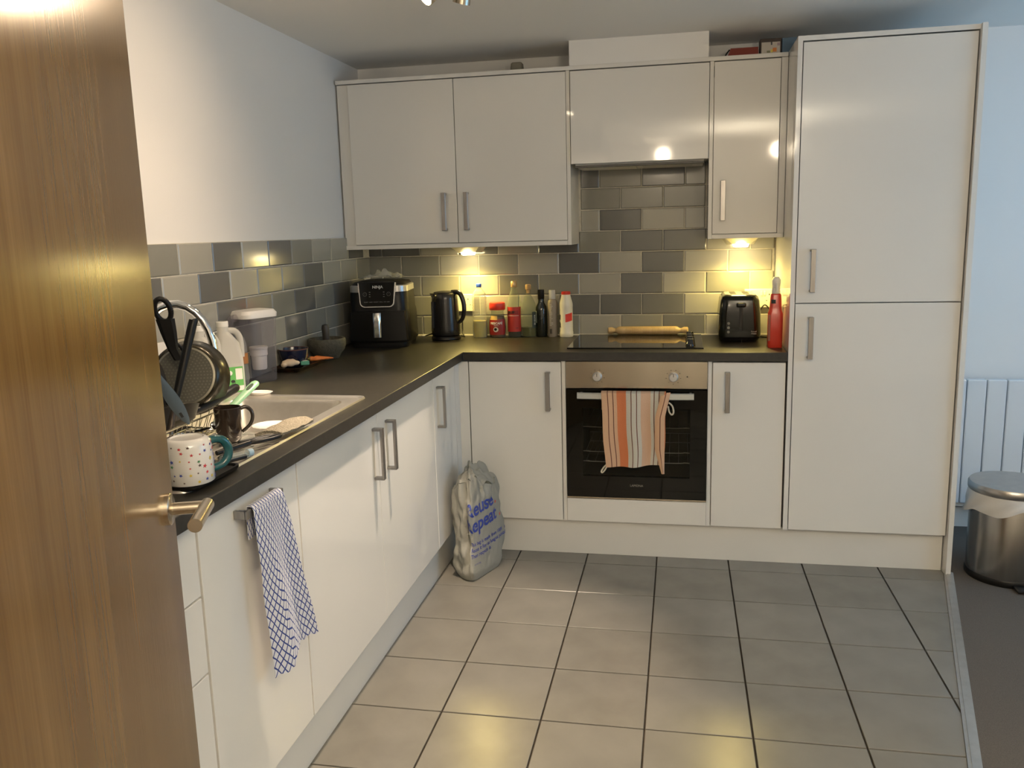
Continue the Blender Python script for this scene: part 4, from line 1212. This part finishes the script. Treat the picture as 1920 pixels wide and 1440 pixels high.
# ---- frying pan whose big handle stands up at the left
t = thing('frying_pan', 'black frying pan standing behind the saucepan, looped handle upright', 'pan', (.20, -2.36, ZR))
P(MB().lathe([(.085, 0), (.095, .004), (.120, .04), (.123, .042), (.118, .042), (.09, .008), (0, .006)], (.205, -2.30, 1.065), 48, M=V((-.75, .62, -.1)).normalized().to_track_quat('Z', 'Y').to_matrix().to_4x4()), 'pan', blk_matt, t)
h0 = V((.300, -2.236, 1.163)); h1 = V((.300, -2.270, 1.290)); sd = V((1.0, .70, .0))
def hrow(c, w_, th): return [tuple(c + sd * w_ + V((0, 0, 0))), tuple(c + sd * w_ * .6 + V((.5, -.8, 0)) * th), tuple(c - sd * w_ * .6 + V((.5, -.8, 0)) * th), tuple(c - sd * w_), tuple(c - sd * w_ * .6 - V((.5, -.8, 0)) * th), tuple(c + sd * w_ * .6 - V((.5, -.8, 0)) * th)]
P(MB().loft([hrow(h0 + V((.012, .004, -.03)), .010, .006), hrow(h0, .011, .008), hrow(h0.lerp(h1, .35), .016, .009), hrow(h0.lerp(h1, .62), .0185, .009)]), 'handle', blk, t)
cc = h0.lerp(h1, .80); lp = []
ud = (h1 - h0).normalized()
for k in range(21):
    a = 2 * PI * k / 20; lp.append(tuple(cc + sd * .0150 * math.cos(a) + ud * .030 * math.sin(a)))
P(MB().tube(lp, .0068, 10), 'hanging_loop', blk, t)
P(MB().tube([(.285, -2.215, 1.178), (.292, -2.205, 1.172), (.297, -2.195, 1.160), (.299, -2.19, 1.150)], .004, 8), 'rivet_bracket', blk, t)

# ---- ladle with thin tube handle
t = thing('ladle', 'black ladle with thin straight handle standing in the rack front', 'utensil', (.37, -2.42, ZR + .02))
P(MB().tube([(.415, -2.315, 1.240), (.412, -2.317, 1.235), (.395, -2.35, 1.13), (.382, -2.375, 1.05)], [.0095, .011, .0105, .0085], 14), 'handle', blk, t)
P(MB().tube([(.382, -2.375, 1.05), (.374, -2.395, .985), (.366, -2.40, .950)], [.0065, .0095, .011], 12), 'shank', mat('dark steel', (.16, .13, .11), .3, .9), t)
P(MB().sphere((.355, -2.40, ZR + .033), (.024, .024, .014)), 'bowl', blk, t)

# ---- blue grey spatula
bgrey = mat('blue grey silicone', (.11, .145, .17), .5)
t = thing('spatula', 'blue-grey silicone spatula leaning left of the saucepan', 'utensil', (.40, -2.45, ZR + .02))
mb = MB()
c0 = V((.42, -2.50, 1.150)); c1 = V((.42, -2.385, 1.003)); ax_ = (c1 - c0); sdv = V((.62, .52, .30)).normalized()
rings = []
for k in range(13):
    f_ = k / 12; wd = .007 + .008 * math.sin(PI * min(1, f_ * 1.05) ** 1.4)
    if k == 12: wd = .003
    c = c0 + ax_ * f_; nn = ax_.cross(sdv).normalized() * .0030
    rings.append([tuple(c + sdv * wd), tuple(c + nn + sdv * wd * .5), tuple(c + nn - sdv * wd * .5), tuple(c - sdv * wd), tuple(c - nn - sdv * wd * .5), tuple(c - nn + sdv * wd * .5)])
mb.loft(rings)
P(mb, 'blade', bgrey, t)
nn = ax_.cross(sdv).normalized(); hc = c0 + ax_ * .80
P(MB().loft([[tuple(hc + ax_.normalized() * a - sdv * .003 + sdv * b + nn * s_ * .0036) for a, b in ((-.008, -.003), (.008, -.003), (.008, .003), (-.008, .003))] for s_ in (-1, 1)]), 'hole', mk, t, smooth=0)
t = thing('scrubbing_brush', 'pale blue plastic brush behind the pan handle by the wooden door', 'brush', (.15, -2.33, ZR))
P(MB().tube([(.19, -2.36, ZR + .02), (.20, -2.375, 1.10), (.205, -2.38, 1.18)], [.007, .008, .010], 12), 'handle', wplast, t)
P(MB().box((.185, -2.405, 1.18), (.235, -2.355, 1.235), .012, 3), 'head', mat('light blue plastic', (.12, .42, .66), .4), t)

# ---- second pan, low, with handle pointing right
t = thing('frying_pan', 'low black frying pan lying in the rack, handle towards the jug', 'pan', (.28, -2.25, ZR))
P(MB().lathe([(.085, 0), (.095, .004), (.112, .035), (.114, .036), (.110, .036), (.09, .007), (0, .005)], (.285, -2.315, .970), 48, M=RY(-17) @ RX(-8)), 'pan', blk_matt, t)
P(MB().tube([(.325, -2.255, .992), (.342, -2.17, 1.002), (.352, -2.09, 1.018), (.352, -2.045, 1.024), (.353, -2.030, 1.026)], [.009, .0105, .012, .013, .009], 14), 'handle', blk, t)

# ---- green handled peeler / spatula
t = thing('green_spatula', 'pale green plastic handled utensil poking out of the rack', 'utensil', (.37, -2.16, .95))
g0 = V((.370, -2.130, .974)); g1 = V((.398, -2.006, 1.034)); gd = (g1 - g0).normalized(); gs = V((.80, -.05, -.25)).normalized(); gs = (gs - gd * gs.dot(gd)).normalized(); gn = gd.cross(gs)
gm = mat('pale green plastic', (.22, .40, .24), .35)
def grow(c, w_, th): return [tuple(c + gs * w_ * math.cos(2 * PI * k / 12) + gn * th * math.sin(2 * PI * k / 12)) for k in range(12)]
P(MB().loft([grow(g0 - gd * .05, .009, .004), grow(g0, .0105, .006), grow(g0 + gd * .10, .0125, .007), grow(g1 - gd * .004, .0125, .007), grow(g1 + gd * .004, .008, .005)]), 'handle', gm, t)
hc = g0 + gd * .112 + gn * .0
P(MB().loft([[tuple(hc + gd * .016 * math.cos(2 * PI * k / 16) + gs * .0052 * math.sin(2 * PI * k / 16) + gn * s_) for k in range(16)] for s_ in (-.0075, .0075)]), 'slot', mat('slot shade', (.03, .05, .03), .7), t)

# ---- pile contents in the rack
t = thing('black_pot', 'small black pot with shiny rim lying in the wire rack', 'pot', (.30, -2.42, ZR))
P(MB().lathe([(.050, 0), (.055, .004), (.060, .07), (.062, .072), (.058, .072), (.05, .01), (0, .006)], (.30, -2.47, .992), 36, M=RX(60) @ RY(20)), 'body', mat('black enamel', (.014, .012, .010), .15, Coat_Weight=.4), t)
t = thing('steel_spoon', 'steel spoon lying among the black pans in the rack', 'spoon', (.38, -2.30, .965))
P(MB().sphere((.392, -2.225, .960), (.013, .020, .006), M=Matrix.Rotation(.9, 3, 'Y')).tube([(.388, -2.24, .957), (.372, -2.33, .965), (.36, -2.40, .975)], [.004, .003, .004], 8), 'spoon', chrome, t)
t = thing('steel_knife', 'steel knife lying across the middle of the wire rack', 'knife', (.38, -2.36, .985))
P(MB().box((.372, -2.42, .982), (.394, -2.33, .9835)).tube([(.383, -2.42, .983), (.383, -2.50, .985)], .006, 10), 'blade', chrome, t)

# ---- dark mug
t = thing('dark_mug', 'dark brown mug with looped handle at the rack end', 'mug', (.436, -2.235, ZR)); t.scale = (.86, .86, .98)
bm_ = mat('dark brown glaze', (.028, .018, .012), .16, Coat_Weight=.4)
MB().lathe([(.030, 0), (.034, .004), (.037, .03), (.0395, .090), (.0375, .0905), (.034, .03), (.028, .008), (0, .006)], seg=36).done('body', bm_, t)
MB().tube([(.030, .020, .083), (.044, .030, .086), (.056, .039, .074), (.058, .040, .055), (.050, .034, .036), (.030, .024, .020)], [.0055] * 6, 10).done('handle', bm_, t)

# ---- flowered mug upside down on a black mat
t = thing('flowered_mug', 'white mug with small coloured flowers and a thick teal handle, upside down', 'mug', (.558, -2.612, ZT + .0145), math.radians(55)); t.scale = (1, 1, .89)
mugm = mat('white glaze', (.74, .71, .67), .12, Coat_Weight=.5)
mpf = [(.0485, 0), (.050, .002), (.0497, .05), (.0485, .085), (.045, .100), (.038, .106), (.034, .1065), (.032, .1035), (0, .1030)]
MB().lathe(mpf, seg=56).done('body', mugm, t)
MB().tube([(.044, 0, .087), (.060, 0, .089), (.078, 0, .082), (.088, 0, .062), (.086, 0, .040), (.072, 0, .024), (.046, 0, .018)], [.0098] * 7, 16).done('handle', mat('teal glaze', (.010, .085, .095), .12, Coat_Weight=.5), t)
cols = {'red': (.55, .04, .05), 'blue': (.05, .07, .32), 'green': (.05, .20, .08), 'yellow': (.62, .45, .05), 'brown': (.10, .06, .05)}
fr = prof_r(mpf)
k = 0
for zz in (.012, .028, .044, .060, .076, .090):
    for a in range(-150, 60, 20):
        k += 1
        if k % 7 == 3: continue
        key = random.choice(['red', 'blue', 'blue', 'green', 'yellow', 'brown', 'brown', 'red'])
        aa = math.radians(a + random.uniform(-5, 5)); z2 = zz + random.uniform(-.004, .004); r = random.choice((.0026, .0042, .0054))
        R0 = fr(z2) + .0004
        mm = MB(); n = 10; ph = random.uniform(0, 3)
        pts = []
        for i in range(n):
            rr = r * (1 if i % 2 == 0 else .42); th = ph + 2 * PI * i / n
            ang = aa + rr * math.cos(th) / R0
            pts.append((ang, z2 + rr * math.sin(th)))
        mm.loft([[((R0 + o_) * math.cos(an), (R0 + o_) * math.sin(an), z_) for an, z_ in pts] for o_ in (-.0004, .0003)])
        mm.done('flower_print', mat('print ' + key, cols[key], .4), t, smooth=0)
t = thing('drip_mat', 'black drip tray under the upturned flowered mug', 'tray', (.532, -2.560, ZR - .0005))
MB().loft([rsq(.060, .095, .02, 0), rsq(.0625, .0975, .02, .004), rsq(.0625, .0975, .02, .009), rsq(.058, .093, .02, .009), rsq(.056, .091, .02, .004)]).done('dish', blk, t)

# ---- utensils lying on the drainer
t = thing('scissors', 'black handled scissors lying on the drainer edge', 'scissors', (.545, -2.31, ZR + .012))
lp = []
for k in range(25):
    a = 2 * PI * k / 24
    lp.append((.555 + .013 * math.sin(a) + .020 * math.cos(a), -2.275 + .040 * math.cos(a), ZR + .017))
P(MB().tube(lp, .0055, 10), 'handle_loop', blk, t)
P(MB().tube([(.535, -2.315, ZR + .017), (.52, -2.35, ZR + .015), (.495, -2.40, ZR + .012)], [.008, .008, .006], 10), 'shank', blk, t)
lp = [(p[0] - .022, p[1] - .006, p[2] - .001) for p in lp]
P(MB().tube(lp, .0045, 10), 'handle_loop', blk, t)
P(MB().box((.445, -2.50, ZR + .010), (.462, -2.405, ZR + .012)), 'blade', steel, t)
t = thing('table_knife', 'steel cutlery knife with black handle between mug and scissors', 'knife', (.53, -2.43, ZR + .012))
P(MB().tube([(.572, -2.405, ZR + .008), (.55, -2.46, ZR + .010), (.535, -2.50, ZR + .013)], [.006, .0065, .005], 10), 'handle', blk, t)
P(MB().loft([[(.50 + a, -2.36 - b, ZR + .010 + c) for a, b, c in ((0, 0, 0), (.010, -.004, 0), (.010, -.004, .0015), (0, 0, .0015))], [(.535 + a, -2.50 - b, ZR + .012 + c) for a, b, c in ((0, 0, 0), (.012, -.004, 0), (.012, -.004, .0015), (0, 0, .0015))]]), 'blade', chrome, t, smooth=0)
t = thing('bottle_brush', 'clear tube with a pale blue end on the drainer by the mug handle', 'brush', (.56, -2.42, ZR + .012))
P(MB().tube([(.573, -2.398, ZR + .014), (.558, -2.44, ZR + .016), (.548, -2.47, ZR + .018)], .0075, 14), 'tube', petm, t)
P(MB().tube([(.5775, -2.385, ZR + .013), (.573, -2.398, ZR + .014)], [.0092, .0092], 18), 'cap', mat('pale blue plastic', (.38, .52, .62), .4), t)
t = thing('sponge_cloth', 'beige textured scouring cloth draped on the near sink edge', 'cloth', (.545, -2.16, ZT + .008))
def spg(u, v):
    x = -.035 + .066 * u + .010 * v; y = -.080 + .165 * v
    return (x + .008 * math.sin(3 * v), y + .02 * u, .012 + .016 * math.sin(PI * u) * (.5 + .5 * math.sin(PI * v)) + .003 * noise.noise(V((u * 5, v * 7, 1))))
MB().sheet(spg, 16, 34, .009).done('pad', mat('beige scourer', (.25, .21, .15), .9, c2=(.40, .35, .26), scale=260, bump=.8, bscale=300), t)
t = thing('white_saucer', 'white saucer lying just beyond the dark mug on the sink edge', 'saucer', (.475, -2.085, ZR - .001))
MB().lathe([(.028, 0), (.032, .002), (.048, .008), (.050, .010), (.046, .0095), (.03, .004), (0, .003)], seg=40).done('dish', mugm, t)
t = thing('soap_dish', 'small pale dish with a dark edge behind the green handle', 'dish', (.20, -1.615, ZT))
MB().lathe([(.030, 0), (.034, .003), (.044, .012), (.042, .013), (.03, .004), (0, .003)], seg=36, sy=.6).done('dish', mugm, t)

# ================================================================== cloth on the left handle
t = thing('checked_cloth', 'white dishcloth with blue diamond lattice hanging on the left bar handle', 'cloth', (.645, -2.43, .84))
cl = uvlattice('blue lattice cotton', (.66, .66, .70), (.035, .06, .24), 44, .10)


def ccloth(u, v):
    # u along the bar (near -> far), v from the back hem over the bar down the front
    s = v * .50 - .07
    y = -2.529 + .138 * u
    if s < 0: return (.6325, y, .8445 + s)
    if s < .022:
        a = PI * s / .022
        return (.6400 - .0080 * math.cos(a), y, .8485 + .004 * math.sin(a))
    f_ = min(1, (s - .022) / .408)
    zend = .460 - .012 * u - .030 * max(0, min(1, (.34 - u) / .07)) + .003 * math.sin(u * 31)
    z = .8485 + (zend - .8485) * f_
    yy = y + f_ * (.020 + .064 * u ** .8)
    fold = math.sin(u * 2 * PI * 1.3 - 1.1)
    x = .6500 + .006 * f_ + (fold * .5 + .5) * (.003 + .020 * f_ ** .7) + .003 * noise.noise(V((u * 4, s * 9, 0)))
    yy += .005 * math.sin(s * 18 + 1) * f_
    return (x, yy, z)


P(MB().sheet(ccloth, 56, 60, .0016, uvf=lambda u, v: (u * .27, v * .52)), 'fabric', cl, t)

# ================================================================== tea towel on the oven handle
ORA = (.60, .20, .085); PCH = (.60, .38, .24); WHT = (.55, .53, .47); BRN = (.14, .05, .03); PNK = (.60, .40, .28); TAN = (.42, .34, .24)
stops = [(0, PCH), (.075, BRN), (.087, PCH), (.145, BRN), (.157, PCH), (.205, ORA), (.335, WHT), (.395, BRN), (.407, WHT), (.47, BRN), (.482, WHT), (.535, PNK), (.665, WHT), (.71, BRN), (.722, WHT), (.775, BRN), (.787, TAN), (.85, ORA), (.87, PCH), (.925, BRN), (.937, PCH)]
tw = uvstripes('striped towelling', stops)
t = thing('tea_towel', 'orange, peach and white striped tea towel hanging on the oven handle', 'towel', (1.39, -.645, .75))


def tt(u, v):
    s = v * .46 - .10
    xl = 1.2455 + .017 * max(0, s) / .33; xr = 1.516 - .004 * max(0, s) / .33
    x = xl + (xr - xl) * u
    if s < 0: y, z = -.622, .755 + s * .8
    elif s < .024: a = PI * s / .024; y, z = -.6385 + .0165 * math.cos(a), .7545 + .004 * math.sin(a)
    else:
        y = -.656; z = .7545 - (s - .024) * (.955 - .05 * max(0, (u - .45)) / .55 - .0 * u)
    f_ = max(0, min(1, s / .3))
    if s > .012: y -= .004 + (.004 + .006 * f_) * math.sin(u * 13 + 1.2) + .002 * noise.noise(V((u * 6, s * 10, 2)))
    x += .003 * math.sin(s * 22 + u * 3) * f_
    return (x, y, z)


sh_ = P(MB().sheet(tt, 56, 44, .0025, uvf=lambda u, v: (u * .87, v)), 'main_sheet', tw, t)


def tf(u, v):
    s = v * .345
    xr = 1.5345 - .022 * min(1, s / .10) - .004 * s; xw = .036 + .004 * math.sin(s * 9) - .026 * max(0, (s - .24) / .105)
    x = xr - xw * (1 - u)
    y = -.672 - .006 * math.sin(PI * u) - .003 * math.sin(s * 16)
    z = .757 - s
    if s < .02: y += .022 * (1 - s / .02)
    return (x, y, z)


P(MB().sheet(tf, 10, 40, .0025, uvf=lambda u, v: (.87 + .13 * (1 - u), v)), 'folded_edge', tw, t)
loopm = mat('towel loop', (.60, .55, .44), .9)
P(MB().tube([(1.267, -.652, .440), (1.255, -.654, .428), (1.245, -.655, .411), (1.250, -.655, .406), (1.262, -.655, .420), (1.272, -.654, .441)], .0035, 8), 'hanging_loop', loopm, t)
P(MB().tube([(1.528, -.652, .715), (1.543, -.654, .700), (1.548, -.655, .675), (1.541, -.655, .664), (1.530, -.654, .676), (1.526, -.653, .70)], .0035, 8), 'hanging_loop', loopm, t)

# ================================================================== carrier bag on the floor
bagm_, bt, bb = nt('translucent grey film')
bb.inputs['Base Color'].default_value = (.62, .61, .55, 1); bb.inputs['Roughness'].default_value = .28
bn = bt.nodes.new('ShaderNodeTexNoise'); bn.inputs['Scale'].default_value = 26; bn.inputs['Detail'].default_value = 4; bn.inputs['Distortion'].default_value = 2.2
btc = bt.nodes.new('ShaderNodeTexCoord'); bt.links.new(btc.outputs['Object'], bn.inputs['Vector'])
bbp = bt.nodes.new('ShaderNodeBump'); bbp.inputs['Strength'].default_value = .6; bbp.inputs['Distance'].default_value = .006
bt.links.new(bn.outputs['Fac'], bbp.inputs['Height']); bt.links.new(bbp.outputs[0], bb.inputs['Normal'])
trb = bt.nodes.new('ShaderNodeBsdfTransparent'); trb.inputs[0].default_value = (.82, .82, .78, 1)
tl = bt.nodes.new('ShaderNodeBsdfTranslucent'); tl.inputs[0].default_value = (.55, .54, .48, 1)
a1 = bt.nodes.new('ShaderNodeMixShader'); a1.inputs[0].default_value = .30; a2 = bt.nodes.new('ShaderNodeMixShader'); a2.inputs[0].default_value = .42
bt.links.new(bb.outputs[0], a1.inputs[1]); bt.links.new(tl.outputs[0], a1.inputs[2]); bt.links.new(a1.outputs[0], a2.inputs[1]); bt.links.new(trb.outputs[0], a2.inputs[2])
bt.links.new(a2.outputs[0], bt.nodes['Material Output'].inputs['Surface'])
t = thing('carrier_bag', 'translucent grey carrier bag with blue lettering on the floor by the corner', 'bag', (.734, -.832, .0005))
# footprint corners, local: text face between A (near) and Bq (far right)
FP = [V((.000, -.142)), V((.094, .118)), V((.030, .165)), V((-.060, .12)), V((-.098, -.070))]


def foot(th):
    """closed smooth curve through rounded polygon FP; th 0..1 , 0..0.4 = text face"""
    segs = [(FP[0], FP[1], .36), (FP[1], FP[2], .10), (FP[2], FP[3], .14), (FP[3], FP[4], .24), (FP[4], FP[0], .16)]
    th = th % 1; acc = 0
    for a, b, w_ in segs:
        if th <= acc + w_ + 1e-9: return a.lerp(b, (th - acc) / w_)
        acc += w_
    return FP[0]


def bagp(th, z, off=0):
    p = V((0, 0))
    for k in range(-4, 5): p += foot(th + k * .016)
    p /= 9
    h = z / .43
    # profile: rounded bottom, fullest low, narrower at the top
    sc = (.80 + .20 * min(1, z / .035) ** .5) * (1.0 - .06 * max(0, h - .25) - .10 * max(0, h - .80) / .2)
    c = V((-.004, .0))
    q_ = c + (p - c) * sc
    n = p.normalized()
    cr_ = .022 * noise.noise(V((math.cos(2 * PI * th) * 2.2, math.sin(2 * PI * th) * 2.2, z * 9))) + .013 * noise.noise(V((math.cos(2 * PI * th) * 6, math.sin(2 * PI * th) * 6, z * 22 + 4)))
    face = 1 if (.03 < th % 1 < .34 and z < .31) else 0
    amp = (.22 if face else 1.0) * min(1, z / .05)
    # crease near the near corner
    cre = -.016 * math.exp(-(((th % 1) - .975) / .02) ** 2) * min(1, z / .1)
    q_ = q_ + n * (cr_ * amp + cre + off)
    return (max(q_.x - .015 * h * h, -.115), q_.y + .02 * h, z)


def bags(u, v):
    z = .002 + v * .400
    topz = .03 * math.sin(2 * PI * u * 2 + 1) + .028 * noise.noise(V((math.cos(2 * PI * u) * 3, math.sin(2 * PI * u) * 3, 1)))
    zz = z + max(0, v - .8) / .2 * topz
    return bagp(u, zz)


mb = MB(); mb.sheet(bags, 110, 46, .0012)
fb = [bagp(k / 60, .002) for k in range(60)]
mb.loft([fb, [(p[0], p[1], .001) for p in fb]])
# gathered top rising in the middle
def topf(u, v):
    a = bagp(u, .400 + .03 * math.sin(2 * PI * u * 2 + 1) + .028 * noise.noise(V((math.cos(2 * PI * u) * 3, math.sin(2 * PI * u) * 3, 1))))
    c = V((-.040, .045, .435)); p = V(a).lerp(c, v * .85)
    p.z += .018 * math.sin(v * PI) + .022 * noise.noise(V((math.cos(2 * PI * u) * 3 * (1 - v), math.sin(2 * PI * u) * 3 * (1 - v), 5 + v * 3)))
    if v > .55: p.z += (v - .55) * .05 * (1 + math.sin(2 * PI * u * 2))
    return tuple(p)
mb.sheet(topf, 110, 16, .0010)
mb.done('film', bagm_, t, smooth=60)
blu = mat('bag print blue', (.03, .055, .30), .5)


def bw(zc, th0, k=1.0, rise=0.0):
    L = (FP[1] - FP[0]).length / .36
    def f(x, y, z):
        return bagp(th0 + x / L, zc + y + rise * x, .0030 + z)
    return f


def bigtext(s_, size, th0, zc, bold=.0018, name='lettering', mt_=blu, rise=0):
    return text(name, s_, size, mt_, t, None, warp=bw(zc, th0, rise=rise), align='LEFT', bold=bold, ext=.0002)


bigtext('Reuse', .083, -.012, .300, rise=.07)
bigtext('Repeat', .083, -.030, .232, rise=.07)
dot = mat('bag print red', (.55, .08, .05), .5)
bigtext('.', .083, .262, .315, mt_=dot, name='full_stop')
bigtext('.', .083, .305, .252, mt_=dot, name='full_stop')
for s_, z_ in (('This bag is made from 100% recycled', .158), ('Reuse it for as long as possible.', .134), ('Then recycle it.', .110)):
    bigtext(s_, .0215 if z_ > .15 else .023, .012, z_, bold=.0003, rise=.02)
bigtext('carrier bag', .010, .04, .075, bold=0)
mm = MB()
mm.sphere((-.01, -.03, .035), (.040, .06, .03)).sphere((-.04, .02, .04), (.035, .045, .035)).sphere((.01, .06, .03), (.035, .04, .025))
for v in mm.bm.verts: v.co += V((0, 0, 1)) * .012 * noise.noise(v.co * 30) + v.co.normalized() * .01 * noise.noise(v.co * 25 + V((5, 0, 0)))
for v in mm.bm.verts: v.co.z = max(v.co.z, .003)
mm.done('contents', mat('rubbish inside', (.20, .22, .12), .35, c2=(.42, .40, .24), scale=18), t)

# ================================================================== things on top of the wall units
zt = WZ1 + .0205
t = thing('red_case', 'flat dark red case lying on top of the right wall unit', 'case', (1.826, -.20, zt))
mb = MB().loft([[(a, -.045, 0), (b, -.045, 0), (b, .045, 0), (a, .045, 0)] if z == 0 else [(a2, -.04, z), (b2, -.04, z), (b2, .04, z), (a2, .04, z)] for a, b, a2, b2, z in ((-.068, .064, 0, 0, 0), (0, 0, -.052, .062, .041))])
mb.done('shell', mat('dark red vinyl', (.22, .03, .015), .45), t)
MB().tube([(-.078, -.03, .002), (-.070, -.035, .020), (-.056, -.04, .036)], .003, 8).done('strap', blk, t)
t = thing('small_box', 'small dark-edged box with a white printed front above the right wall unit', 'box', (1.944, -.20, zt))
MB().box((-.048, -.03, 0), (.040, .03, .073), .002).done('carton', mat('box dark brown', (.035, .018, .014), .5), t)
fc = MB().box((-.042, -.0312, .012), (.034, -.0303, .058)).done('printed_front', mat('box cream', (.55, .50, .44), .5), t, smooth=0)
for nm, a, b, c in (('orange_print', (.004, -.0318, .018), (.020, -.0313, .034), (.70, .22, .04)), ('yellow_print', (-.004, -.0318, .016), (.004, -.0313, .028), (.70, .60, .10)), ('green_print', (-.020, -.0318, .015), (-.006, -.0313, .024), (.25, .25, .14)), ('mauve_print', (.022, -.0318, .042), (.033, -.0313, .054), (.35, .25, .28)), ('pin_print', (-.004, -.0318, .046), (.002, -.0313, .058), (.03, .03, .04))):
    MB().box(a, b).done(nm, mat(nm, c, .5), fc, smooth=0)
t = thing('blue_box', 'blue carton beside the tall unit above the right wall unit', 'box', (2.016, -.19, zt))
MB().box((-.030, -.04, 0), (.030, .04, .072), .002).box((-.004, -.0405, .060), (.030, -.035, .0722)).done('carton', mat('steel blue card', (.09, .16, .24), .6), t)
t = thing('tissue_bundle', 'pale crumpled bundle squeezed beside the tall unit top', 'bundle', (2.02, -.12, zt))
mb = MB().sphere((-.0, 0, .030), (.030, .025, .030), 16, 10)
for v in mb.bm.verts: v.co += v.co.normalized() * .004 * noise.noise(v.co * 60)
for v in mb.bm.verts: v.co.z = max(v.co.z, 0.001)
mb.done('wrap', mat('pale tissue', (.55, .52, .40), .8), t)
t = thing('upturned_tub', 'small dull tub on top of the left wall unit', 'tub', (.83, -.17, zt))
MB().loft([rsq(.030, .030, .010, 0), rsq(.026, .026, .012, .048), rsq(.022, .022, .010, .052)]).done('tub', mat('dull khaki plastic', (.24, .22, .17), .6), t)
